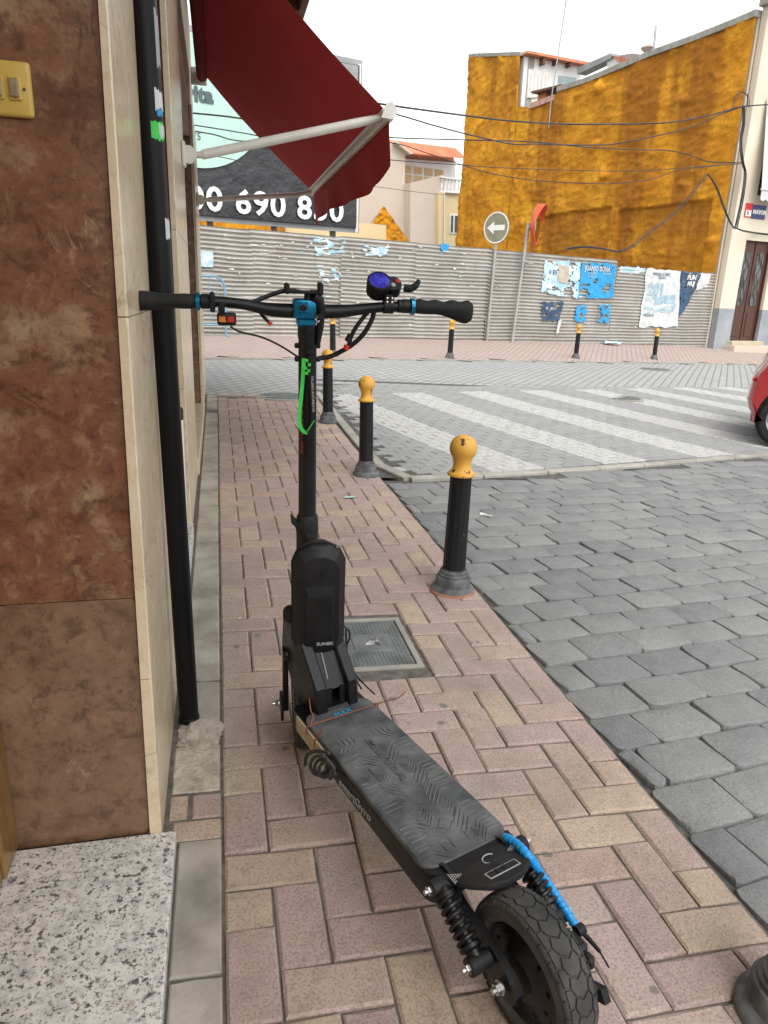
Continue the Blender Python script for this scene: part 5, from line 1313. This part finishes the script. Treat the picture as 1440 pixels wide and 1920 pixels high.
for s_ in (-1, 1):                                           # interlocking chevrons and meanders pressed into the rubber
    for k in range(4):
        d = .013*k
        ridges += [[(s_*.010, .50-d), (s_*.045, .535-d), (s_*.092, .535-d)], [(s_*.092, .44-d), (s_*.060, .44-d), (s_*.022, .402-d)],
                   [(s_*.012, .345-d), (s_*.050, .383-d), (s_*.092, .383-d)], [(s_*.092, .290-d), (s_*.055, .290-d), (s_*.018, .253-d)],
                   [(s_*(.030+.013*k), .600), (s_*(.030+.013*k), .575), (s_*(.050+.011*k), .555)],
                   [(s_*.094, .236-d*.8), (s_*.066, .236-d*.8), (s_*.044, .214-d*.8)]]
        ridges += [[(s_*.020, .462-d*.7), (s_*.036, .446-d*.7), (s_*.052, .462-d*.7), (s_*.052, .478-d*.7)], [(s_*.012, .315-d*.7), (s_*.030, .297-d*.7), (s_*.048, .315-d*.7)]]
    ridges += [[(s_*.02, .2), (s_*.02, .225), (s_*.04, .225), (s_*.04, .2)], [(s_*.0, .24), (s_*.018, .258), (s_*.0, .276)]]
b = MB()
for r_ in ridges: b.tube([(x*.93, y, ZT) for x, y in r_], .0019, 4, flat=.6)
stuff(b.build('mat_pattern', M_groove, dmat, smooth=0))
lettering('CROSSOVER DUAL', .019, T(-.006, .575, ZT+.0008) @ RZ(-math.pi/2), M_groove, dmat, depth=.002, bold=.0004, spacing=1.05)
lettering('MAX', .021, T(-.022, .688, ZT+.0006) @ RZ(R(4)), mat('blue_print', (.01, .22, .42), (.02, .32, .55), .5, 30), dmat, depth=.0008, bold=.0005, shear=.15, spacing=1.15)
MSd = T(-.0995, .522, .183) @ RZ(-math.pi/2+.016) @ RX(math.pi/2)
lettering('smartGyro', .031, MSd, M_grey_txt, deck, depth=.0012)
b = MB(); b.tube([MSd @ Vector((-.022+.011*math.cos(R(40+280*k/14)), .010+.013*math.sin(R(40+280*k/14)), 0)) for k in range(15)], .0011, 5); b.build('logo', M_grey_txt, deck)
# plywood riser showing at the front left corner
b = MB(); b.prism([(-.099, .60), (-.080, .60), (-.078, .76), (-.0955, .76)], .178, .2195); ply = part(b, 'plywood_riser', M_wood)
b = MB()
for z in (.187, .196, .205): b.box((-.0985, .68, z), (.004, .15, .0016), RZ(R(-1.3)))
b.build('ply_layer', M_tie, ply)
# tail plate
KP = [(-.100, .19), (-.084, .150), (-.058, .105), (-.030, .078), (.0, .070), (.035, .072), (.065, .086), (.086, .118), (.100, .19)]
def kz(y): return .226 + .030*clamp((.19-y)/.12, 0, 1)
b = MB(); b.loft([[(x*.99, y, kz(y)-.012) for x, y in KP], [(x, y, kz(y)-.008) for x, y in KP], [(x, y, kz(y)) for x, y in KP], [(x*.96, .13+(y-.13)*.97, kz(y)+.002) for x, y in KP]]); tail = part(b, 'tail_plate', M_rubber, smooth=50)
b = MB(); SLM = T(.012, .100, kz(.100)+.002) @ RX(-.245); b.box((0, 0, 0), (.070, .020, .002), SLM, bev=.0008); b.build('slot', M_grey_txt, tail)
b = MB(); b.box((0, 0, .0006), (.065, .0155, .002), SLM, bev=.0008); b.build('slot_hole', M_black, tail)
for dx in (-.012, .004):
    b = MB(); b.box((dx, 0, .0018), (.007, .012, .002), SLM); b.build('slot_rib', M_rubber, tail)
b = MB(); b.tube([(.012+.014*math.cos(R(30+270*k/12)), .138+.010*math.sin(R(30+270*k/12)), kz(.138)+.003) for k in range(13)], .0014, 5); b.build('logo', M_grey_txt, tail)
for s_ in (-1, 1):
    b = MB()
    for i in range(6):
        for j in range(i+1): b.box((s_*(.055+.004*i), .135+.0042*(j-i/2), kz(.135)+.0026), (.0022, .0024, .001))
    stuff(b.build('grip_dots', M_grey_txt, tail, smooth=0))
# rear underframe linking deck to the shock mounts
b = MB(); b.box((0, .19, .196), (.13, .07, .045), bev=.008); part(b, 'rear_bracket', M_blackmetal)
# brake caliper, cable in blue wrap, mud flap stub on the right
b = MB(); b.box((.070, -.030, .165), (.024, .040, .036), bev=.006); b.box((.078, -.052, .150), (.018, .022, .026), bev=.005); b.lathe([(.010, 0), (.010, .016)], 14, T(.082, -.018, .178) @ RY(math.pi/2)); part(b, 'brake_caliper', M_black)
b = MB(); b.lathe([(.045, -.001), (.058, -.001), (.058, .001), (.045, .001)], 36, T(.047, 0, .128) @ RY(math.pi/2), closed=True); part(b, 'brake_disc', M_steel)
b = MB(); b.prism([(-.06, .105), (-.085, .118), (-.098, .098), (-.075, .085)], .078, .092, axis='x'); b.box((.07, -.055, .112), (.02, .05, .012), bev=.003); part(b, 'pad_holder', M_black)
wp = smoothpts([lpix(946, 1569, 2, .238), lpix(966, 1580, 2, .246), lpix(992, 1606, 2, .250), lpix(1012, 1635, 0, .104), lpix(1035, 1668, 0, .105), lpix(1060, 1705, 0, .105), lpix(1080, 1738, 0, .104)], 8)
b = MB(); b.tube(wp, .0074, 12); wr = part(b, 'cable_wrap', M_cyan)
acc_ = 0; b = MB()
for i in range(1, len(wp)-1):
    acc_ += (wp[i]-wp[i-1]).length
    if acc_ > .0085:
        acc_ = 0; d = (wp[i+1]-wp[i-1]).normalized(); MQ = Matrix.Translation(wp[i]) @ d.to_track_quat('Z', 'Y').to_matrix().to_4x4()
        b.lathe([(.0070, -.0034), (.0085, -.0028), (.0087, .002), (.0070, .0030)], 12, MQ @ RX(R(14)))
stuff(b.build('wrap_turns', M_cyan, wr))
b = MB(); b.tube([wp[-1], wp[-1]+Vector((.006, -.022, -.006)), wp[-1]+Vector((.008, -.05, -.012))], [.0035, .0045, .0035], 8); b.tube([wp[-1]+Vector((.008, -.05, -.012)), wp[-1]+Vector((.004, -.075, -.02))], .0016, 6); part(b, 'brake_cable_end', M_black)
# ---- neck between deck and steering column
CH = [(.715, .215), (.722, .298), (.738, .316), (.800, .385), (.835, .435), (.91, .44), (.93, .34), (.86, .22)]
for x0, x1 in ((-.058, -.026), (.030, .060)):
    b = MB(); lo = []
    for x, k in ((x0, .93), (x0+.004, 1), (x1-.004, 1), (x1, .95)): lo.append([(x, .82+(y-.82)*k, .31+(z-.31)*k) for y, z in CH])
    b.loft(lo); part(b, 'neck_cheek', M_blackmetal)
b = MB(); b.prism([(.735, .282), (.748, .302), (.800, .368), (.835, .42), (.85, .41), (.78, .30), (.745, .275)], -.0255, .0295, axis='x'); part(b, 'neck_cover', M_blackmetal)
b = MB(); b.prism([(.712, .222), (.722, .240), (.80, .245), (.80, .222)], -.0255, .0295, axis='x'); part(b, 'neck_cover', M_blackmetal)
b = MB(); b.prism([(.733, .24), (.733, .285), (.745, .285), (.745, .24)], -.0255, -.008, axis='x'); part(b, 'neck_cover', M_blackmetal)
b = MB(); b.prism([(.733, .24), (.733, .285), (.745, .285), (.745, .24)], .014, .0295, axis='x'); part(b, 'neck_cover', M_blackmetal)
b = MB(); b.tube([(-.012, .748, .304), (-.006, .80, .370), (-.002, .834, .423)], .0022, 6); part(b, 'trim_line', M_steel)
b = MB(); b.box((0, .875, .36), (.05, .05, .16), bev=.01); part(b, 'head_tube', M_blackmetal)
# ---- fork and column (steered)
for s_ in (-1, 1):
    b = MB(); b.prism([(-.022, .20), (.02, .20), (.045, .10), (.052, .012), (.045, -.018), (.018, -.02), (.004, .0), (.0, .10)], s_*.050, s_*.064, axis='x'); part(b, 'fork_leg', M_blackmetal, True)
    b = MB(); b.prism([(-.035, .030), (.055, .022), (.060, -.012), (.03, -.030), (-.02, -.022)], s_*.0645, s_*.072, axis='x'); part(b, 'axle_plate', M_blackmetal, True)
b = MB(); b.box((0, -.002, .185), (.13, .055, .03), bev=.008); part(b, 'fork_crown', M_blackmetal, True)
b = MB(); lo = []
for k in range(13):
    a = R(20+115*k/12); lo.append([(x, .03+(.142+dr)*math.cos(a), (.142+dr)*math.sin(a)) for x, dr in ((-.04, -.012), (-.036, 0), (.036, 0), (.04, -.012), (.034, -.003), (-.034, -.003))])
b.loft(lo); part(b, 'front_fender', M_black, True)
b = MB(); b.lathe([(.026, .19), (.027, .30), (.027, .535), (.0245, .54), (.0215, .56), (.0205, 1.00), (.022, 1.005), (.022, 1.03)], 28); stem = part(b, 'stem', M_blackmetal, True)
b = MB(); b.lathe([(.0272, .532), (.0282, .537), (.0262, .570), (.0235, .578)], 10); b.tube([(-.02, -.004, .55), (-.033, -.006, .562), (-.040, -.006, .58)], [.010, .008, .002], 6); part(b, 'torn_sleeve', M_rubber, True)
for s_ in (-1, 1):
    for z in (.985, .955):
        b = MB(); b.lathe([(.006, .018), (.006, .027), (.004, .029)], 10, T(0, 0, z) @ RY(s_*math.pi/2)); part(b, 'stem_bolt', M_black, True)
lettering('CROSSOVER', .026, ST @ T(-.0195, -.0075, .88) @ RZ(R(-68)) @ RX(math.pi/2) @ RZ(-math.pi/2), mat('dull_red_print', (.12, .02, .018), (.18, .03, .025), .5, 20), sc, depth=.0012)
# ---- handlebar
ZB = 1.064
hb_pts = [(-.362, -.022, ZB+.012), (-.28, -.016, ZB+.013), (-.20, -.010, ZB+.013), (-.14, -.005, ZB+.008), (-.09, -.002, ZB-.001), (-.05, 0, ZB-.004), (0, 0, ZB-.004), (.05, 0, ZB-.004), (.09, -.002, ZB-.001), (.14, -.005, ZB+.006), (.20, -.010, ZB+.011), (.28, -.016, ZB+.010), (.362, -.022, ZB+.009)]
hp = smoothpts(hb_pts, 5); b = MB(); b.tube(hp, [.0113+.0045*math.exp(-(p.x/.10)**4) for p in hp], 18); part(b, 'handlebar', M_blackmetal, True)
for s_ in (-1, 1):
    b = MB(); lo = []
    for t in range(17):
        f_ = t/16; x = .238+.130*f_; r_ = .0150+.003*math.sin(f_*10)*.25
        dn = .016*clamp((f_-.35)/.5, 0, 1)**1.5 if s_ > 0 else .006*clamp((f_-.3)/.6, 0, 1)
        upx = .002*math.sin(f_*22)*(s_ > 0) + (.004*clamp((f_-.3)/.5, 0, 1) if s_ < 0 else .003*f_)
        if t == 16: r_ *= .80; dn *= .85
        if t == 0: r_ *= .92
        loop = []
        for k in range(18):
            a = 2*math.pi*k/18; cz, sy_ = math.cos(a), math.sin(a)
            loop.append((s_*x, -.013-.009*f_+sy_*(r_+.004*f_), ZB+.0125-.003*f_*(s_ > 0)+cz*r_+(upx if cz > 0 else 0)*abs(cz)-(dn if cz < 0 else 0)*abs(cz)))
        lo.append(loop)
    b.loft(lo); part(b, 'grip', M_rubber, True, smooth=50)
    b = MB(); b.lathe([(.0155, -.0045), (.0185, -.004), (.0185, .004), (.0155, .0045)], 24, T(s_*.2325, -.0125, ZB+.0125) @ RY(math.pi/2)); part(b, 'grip_ring', M_blue, True)
    for x, r_, w_ in ((.218, .0155, .009), (.205, .0145, .006)):
        b = MB(); b.lathe([(r_*.9, -w_), (r_, -w_*.8), (r_, w_*.8), (r_*.9, w_)], 20, T(s_*x, -.0115, ZB+.0125) @ RY(math.pi/2)); part(b, 'collar', M_black, True)
b = MB(); b.box((-.203, -.012, ZB+.012), (.011, .034, .040), bev=.003); part(b, 'collar_clip', M_black, True)
# stem clamp, blue
b = MB(); b.box((-.008, -.004, ZB+.002), (.050, .046, .040), bev=.005, seg=2); b.box((-.004, -.002, ZB-.026), (.042, .042, .020), bev=.005); b.box((-.012, -.028, ZB+.006), (.022, .006, .024), bev=.003); cl = part(b, 'bar_clamp', M_blue, True)
b = MB(); b.lathe([(.0075, 0), (.0075, .004), (.005, .0045), (.005, .001), (0, .001)], 18, ST @ T(-.012, -.0305, ZB+.006) @ RX(math.pi/2)); b.build('bolt_hole', M_black, cl)
b = MB(); b.tube([(.010, -.022, ZB+.030), (.022, -.018, ZB+.022), (.028, -.012, ZB+.0), (.027, -.012, ZB-.035), (.022, -.012, ZB-.075)], [.012, .013, .010, .008, .005], 12); b.lathe([(.006, 0), (.006, .008)], 10, T(.024, -.03, ZB-.01) @ RX(math.pi/2)); part(b, 'fold_lever', M_black, True)
for z in (-.012, -.022):
    b = MB(); b.lathe([(.0035, 0), (.0035, .006), (.002, .007)], 8, T(.020, -.024, ZB+z) @ RX(math.pi/2)); part(b, 'screw', M_chrome, True)
# phone holder
hz = ZB+.038
b = MB(); b.box((-.010, -.014, hz), (.074, .030, .007), bev=.002); b.lathe([(.009, -.02), (.008, 0)], 12, T(.0, -.01, hz)); ph = part(b, 'phone_holder', M_black, True)
for x, h_ in ((-.046, .022), (.026, .026)):
    b = MB(); b.box((x, -.014, hz+h_*.28), (.011, .034, h_), bev=.003); b.v = [ST @ p for p in b.v]; b.build('jaw', M_black, ph)
b = MB(); b.box((-.008, -.020, hz+.0042), (.022, .010, .0012)); b.v = [ST @ p for p in b.v]; b.build('label', M_white_txt, ph)
# display with throttle
MD = ST @ T(.157, -.004, ZB+.060) @ RX(R(40)) @ RZ(R(8))
b = MB(); b.lathe([(.020, -.034), (.0255, -.028), (.0275, .0), (.0275, .006), (.0255, .0085), (.0235, .0085), (.0235, .0065)], 40, MD); dsp = part(b, 'display', M_black)
b = MB(); b.lathe([(.0235, .0055), (.0232, .0068), (0, .0072)], 40, MD); b.build('screen', M_screen, dsp)
b = MB(); b.loft([[(x, y, z) for x, y in rr2(.012, .052, -.020, .020, .017)] for z in (-.028, -.004)] , MD); ctl = part(b, 'control_pod', M_black)
for x, m_ in ((.044, M_redlens), (.0315, M_grey_txt)):
    b = MB(); b.lathe([(.0058, 0), (.0058, .0015), (.005, .0025), (0, .0025)], 18, MD @ T(x, .004 if m_ is M_redlens else -.006, -.004)); b.build('button', m_, ctl)
b = MB(); b.tube(smoothpts([spix(757, 540, -.008), spix(770, 541, -.012), spix(780, 535, -.014), spix(786, 525, -.014)], 5), [.0085]*6+[.0075]*5+[.006]*3+[.0045]*2, 10, flat=1.0); part(b, 'throttle_lever', M_black, True)
b = MB(); b.box((.178, -.012, ZB+.026), (.022, .024, .020), bev=.003); b.lathe([(.0165, -.011), (.0165, .011)], 20, T(.178, -.010, ZB+.0115) @ RY(math.pi/2)); part(b, 'display_clamp', M_black, True)
for dx in (-.0055, .0055):
    for dz in (.0215, .0295):
        b = MB(); b.lathe([(.0027, 0), (.0027, .002), (.0015, .0025)], 8, T(.178+dx, -.0245, ZB+dz) @ RX(math.pi/2)); part(b, 'screw', M_chrome, True)
# indicator switch on the left
c_ = spix(425, 598, -.03)
b = MB(); b.box(c_, (.040, .022, .026), bev=.005, seg=2); b.box(c_+Vector((-.010, .006, .022)), (.014, .016, .024), bev=.003); sw = part(b, 'turn_switch', M_black, True)
for dx, m_ in ((-.0085, M_amber), (.009, M_redlens)):
    b = MB(); b.prism([(-.0075, -.0055), (.0075, -.0065), (.006, .006), (-.007, .005)], -.0135, -.0105, Matrix.Translation(c_+Vector((dx, 0, .001))), axis='y'); b.v = [ST @ p for p in b.v]; b.build('lens', m_, sw)
# cables
def scable(pts, r_, name='cable', material=M_black, n_=8, ys=None):
    P_ = [spix(a, b_, (ys[i] if ys else -.01)) for i, (a, b_) in enumerate(pts)]
    b = MB(); b.tube(smoothpts(P_, 6), r_, n_); return part(b, name, material, True, smooth=60)
scable([(432, 612), (450, 622), (490, 632), (525, 648), (560, 670)], .0022, ys=[-.025, -.02, -.01, -.005, .01])
scable([(476, 566), (500, 556), (530, 546), (556, 545)], .0052, ys=[.0, .02, .035, .03])
scable([(487, 585), (497, 597), (507, 607)], .004, ys=[.01, .006, .002]); scable([(504, 603), (509, 609)], .0046, 'cable_end', M_redpl, ys=[.002, .001])
scable([(692, 582), (670, 610), (658, 632), (652, 652), (640, 658)], .0050, ys=[.0, -.002, .0, .002, .004])
scable([(702, 580), (697, 600), (680, 628), (655, 650), (620, 668), (596, 672)], .0056, ys=[.0, .0, .0, .006, .012, .014])
scable([(651, 647), (648, 655)], .0065, 'cable_tie', M_redpl, ys=[-.002, -.002])
scable([(657, 627), (650, 640)], .006, 'cable_tie', M_black, ys=[-.002, -.002])
scable([(640, 1170), (655, 1185), (652, 1205), (635, 1216)], .0023, ys=[-.05, -.05, -.05, -.05])
def lcable(pts, r_, name='cable', material=M_black, n_=8):
    b = MB(); b.tube(smoothpts(pts, 6), r_, n_); return part(b, name, material, smooth=60)
lcable([lpix(641, 1190, 1, .83), lpix(648, 1225, 1, .82), lpix(665, 1262, 1, .79), lpix(685, 1285, 1, .75), lpix(703, 1302, 1, .72)], .0022)
lcable([lpix(648, 1180, 1, .83), lpix(652, 1230, 1, .815), lpix(664, 1268, 1, .80), lpix(678, 1292, 1, .78)], .0026)
# ---- hard case bag strapped to the stem
bag_c = Vector((.022, 0, .372))
def rrz(hw, hh_, ch, y):
    p = [(-hw+ch, -hh_), (hw-ch, -hh_), (hw-ch*.3, -hh_+ch*.35), (hw, -hh_+ch), (hw, hh_-ch), (hw-ch*.3, hh_-ch*.35), (hw-ch, hh_), (-hw+ch, hh_), (-hw+ch*.3, hh_-ch*.35), (-hw, hh_-ch), (-hw, -hh_+ch), (-hw+ch*.3, -hh_+ch*.35)]
    return [(bag_c.x+x, y, bag_c.z+z) for x, z in p]
b = MB(); b.loft([rrz(.050, .140, .04, -.024), rrz(.060, .150, .045, -.030), rrz(.0635, .154, .045, -.045), rrz(.0635, .154, .045, -.060), rrz(.0605, .151, .044, -.062)]); bag_o = part(b, 'bag_back', mat('black_fabric', (.007, .007, .0075), (.014, .014, .0145), .8, 60, bump=.3, bscale=900, dist=.0008), True, smooth=50)
b = MB(); b.loft([rrz(.0600, .150, .043, -.0625), rrz(.0635, .154, .044, -.0645), rrz(.0630, .153, .042, -.078), rrz(.048, .132, .035, -.097), rrz(.043, .125, .032, -.0985)]); bagf = part(b, 'bag_shell', M_black, True, smooth=22)
b = MB(); b.add([(bag_c.x+x, y, bag_c.z+z) for x, y, z in ((-.034, -.0988, .055), (.034, -.0988, .055), (.030, -.1035, .03), (-.030, -.1035, .03), (-.032, -.104, -.09), (.032, -.104, -.09), (-.036, -.0988, -.118), (.036, -.0988, -.118))], [(0, 1, 2, 3), (3, 2, 5, 4), (4, 5, 7, 6), (0, 3, 4, 6), (1, 7, 5, 2)]); part(b, 'bag_facet', M_black, True, smooth=0)
b = MB(); b.tube([Vector(p)-Vector((0, .0005, 0)) for p in rrz(.0645, .155, .045, -.0612)], .0022, 6, closed=True); part(b, 'zip', M_black, True)
b = MB(); b.box((bag_c.x+.048, -.066, bag_c.z+.145), (.012, .004, .006), RY(0)); part(b, 'zip_pull', M_steel, True)
b = MB(); b.lathe([(.006, 0), (.006, .003), (.004, .0035)], 14, T(bag_c.x+.008, -.0975, bag_c.z+.088) @ RX(math.pi/2)); part(b, 'bag_badge', M_black, True)
lettering('SUNEK', .0108, ST @ T(bag_c.x-.008, -.1045, bag_c.z-.107) @ RX(math.pi/2) @ RX(R(-10)), M_grey_txt, sc, depth=.0008, bold=.0003, xs=1.25)
b = MB(); b.lathe([(.016, -.016), (.018, -.012), (.018, .012), (.014, .018)], 14, T(bag_c.x-.068, -.03, bag_c.z-.055) @ RX(.3)); part(b, 'strap_buckle', M_rubber, True)
b = MB(); b.box((-.03, .0, bag_c.z-.148), (.008, .003, .018), bev=.001); part(b, 'green_tag', M_green, True)
# ---- lanyard
b = MB(); 
def ribbon(pts, w_, ys):
    P_ = smoothpts([spix(a, b_, y) for (a, b_), y in zip(pts, ys)], 6); vs = []; bb_ = MB()
    for i, p in enumerate(P_):
        t = (P_[min(i+1, len(P_)-1)]-P_[max(i-1, 0)]).normalized(); n_ = Vector((t.z, 0, -t.x)).normalized()*w_/2 if abs(t.y) < .99 else Vector((w_/2, 0, 0))
        vs += [p-n_, p+n_]
    k = len(P_); f = Vector((0, .0012, 0)); vs2 = [v+f for v in vs]
    fs = [(2*i, 2*i+1, 2*i+3, 2*i+2) for i in range(k-1)]
    bb_.add(vs, fs); bb_.add(vs2, fs); return bb_
la = part(ribbon([(570, 672), (568, 705), (565, 740), (562, 770), (562, 795), (568, 808), (577, 812)], .0085, [-.03]*7), 'lanyard', M_green, True, smooth=50)
part(ribbon([(577, 812), (585, 800), (588, 775), (586, 735), (583, 700), (581, 668)], .012, [-.0305]*6), 'lanyard_strap', M_black, True, smooth=50)
b = MB(); p_ = spix(581, 660, -.030); b.box(p_, (.014, .006, .008), bev=.001); part(b, 'lanyard_clip', M_black, True)
for k, (dx, dy) in enumerate(((575, 676), (580, 684), (573, 690), (579, 695), (575, 700))):
    b = MB(); p_ = spix(dx, dy, -.0325); b.box(p_, (.0062, .001, .0062)); b.v = [ST @ p for p in b.v]; b.build('check', M_green, la)
for k in range(4):
    b = MB(); p_ = spix(578+3.2*k, 806-5*k, -.0325); b.box((0, 0, 0), (.009, .001, .0022), Matrix.Translation(p_) @ RY(R(-60))); b.v = [ST @ p for p in b.v]; b.build('stripe', M_green, la)
p_ = spix(583.5, 705, -.0325); lettering('TALLERES AUTOMOTIVE', .0075, ST @ Matrix.Translation(p_) @ RX(math.pi/2) @ RZ(R(-88)), M_white_txt, sc, depth=.0006)
# ---- brown cable ties on the deck
lcable([Vector((-.099, .690, .21)), Vector((-.0985, .688, .228)), Vector((-.090, .686, .2352)), Vector((.0, .684, .2355)), Vector((.085, .682, .2352)), Vector((.0945, .681, .228)), Vector((.095, .68, .205))], .0017, 'tie_band', M_tie)
tr = Vector((.088, .682, .237))
b = MB(); b.box(tr, (.007, .006, .006), bev=.001); b.tube([tr, lpix(748, 1308, 2, .262), lpix(760, 1297, 2, .275)], .0015, 6); part(b, 'tie_tail', M_tie)
tl_ = Vector((-.090, .687, .237)); b = MB(); b.tube([tl_, lpix(588, 1345, 2, .245), lpix(582, 1330, 2, .255), lpix(580, 1310, 2, .272)], .0016, 6); part(b, 'tie_tail', M_tie)
lcable([lpix(606, 1366, 0, -.096), lpix(598, 1378, 0, -.104), lpix(590, 1390, 0, -.106), lpix(590, 1408, 0, -.106)], .0019, 'tie_band', M_tie)
# ---- braided cord hanging at the left of the deck
pts = []
for k in range(64):
    f_ = k/63; a = 2*math.pi*3.2*f_
    pts.append(lpix(600+16*f_*1.2-4+18*math.cos(a)*(1-.35*f_), 1432+14*f_+20*math.sin(a)*(1-.3*f_), 0, -.118-.012*math.sin(a*.5)))
b = MB(); b.tube(pts, [.0040+.0005*math.sin(k*2.2) for k in range(64)], 8); part(b, 'braided_cord', M_cord)
lcable([lpix(617, 1412, 0, -.104), lpix(596, 1408, 0, -.115), lpix(576, 1415, 0, -.122), lpix(572, 1435, 0, -.122)], .0042, 'braided_cord', M_cord)

# ================================================================== LITTER
def scrap(label, px, py, w_, h_, material, seed):
    q = onground(px, py); b = MB(); b.grid(lambda u_, v_: (w_*(u_-.5)+.3*w_*noise.noise(Vector((u_*2, v_*2, seed))), h_*(v_-.5)+.3*h_*noise.noise(Vector((u_*2, v_*2, seed+5))), .004+.006*abs(noise.noise(Vector((u_*3, v_*3, seed+9))))), 5, 4)
    o = b.build('paper_scrap', material, None, smooth=0, fixn=False); o.location = (q.x, q.y, G(q.x, q.y)+.002); o.rotation_euler = (0, .03, seed); return tag(o, label, 'litter', 'litter on the ground')
scrap('white paper scrap on the setts right of the nearest bollard', 905, 966, .05, .03, M_paper, 1.0)
scrap('second white paper scrap beside the first on the setts', 917, 969, .035, .02, M_paper, 2.3)
scrap('pale green paper scrap on the pavers before the second bollard', 656, 934, .07, .035, M_banner_m, 3.1)
o = lump('pebble', tuple(onground(449, 1158)), .009, .007, .008, M_pebble, 7, 12, 6); tag(o, 'small pale pebble on the bricks by the edge slabs', 'pebble')
o = lump('white_chip', tuple(onground(757, 1348)), .012, .008, .008, M_paper, 9, 12, 6); tag(o, 'small white chip on the pavers right of the scooter deck', 'litter')
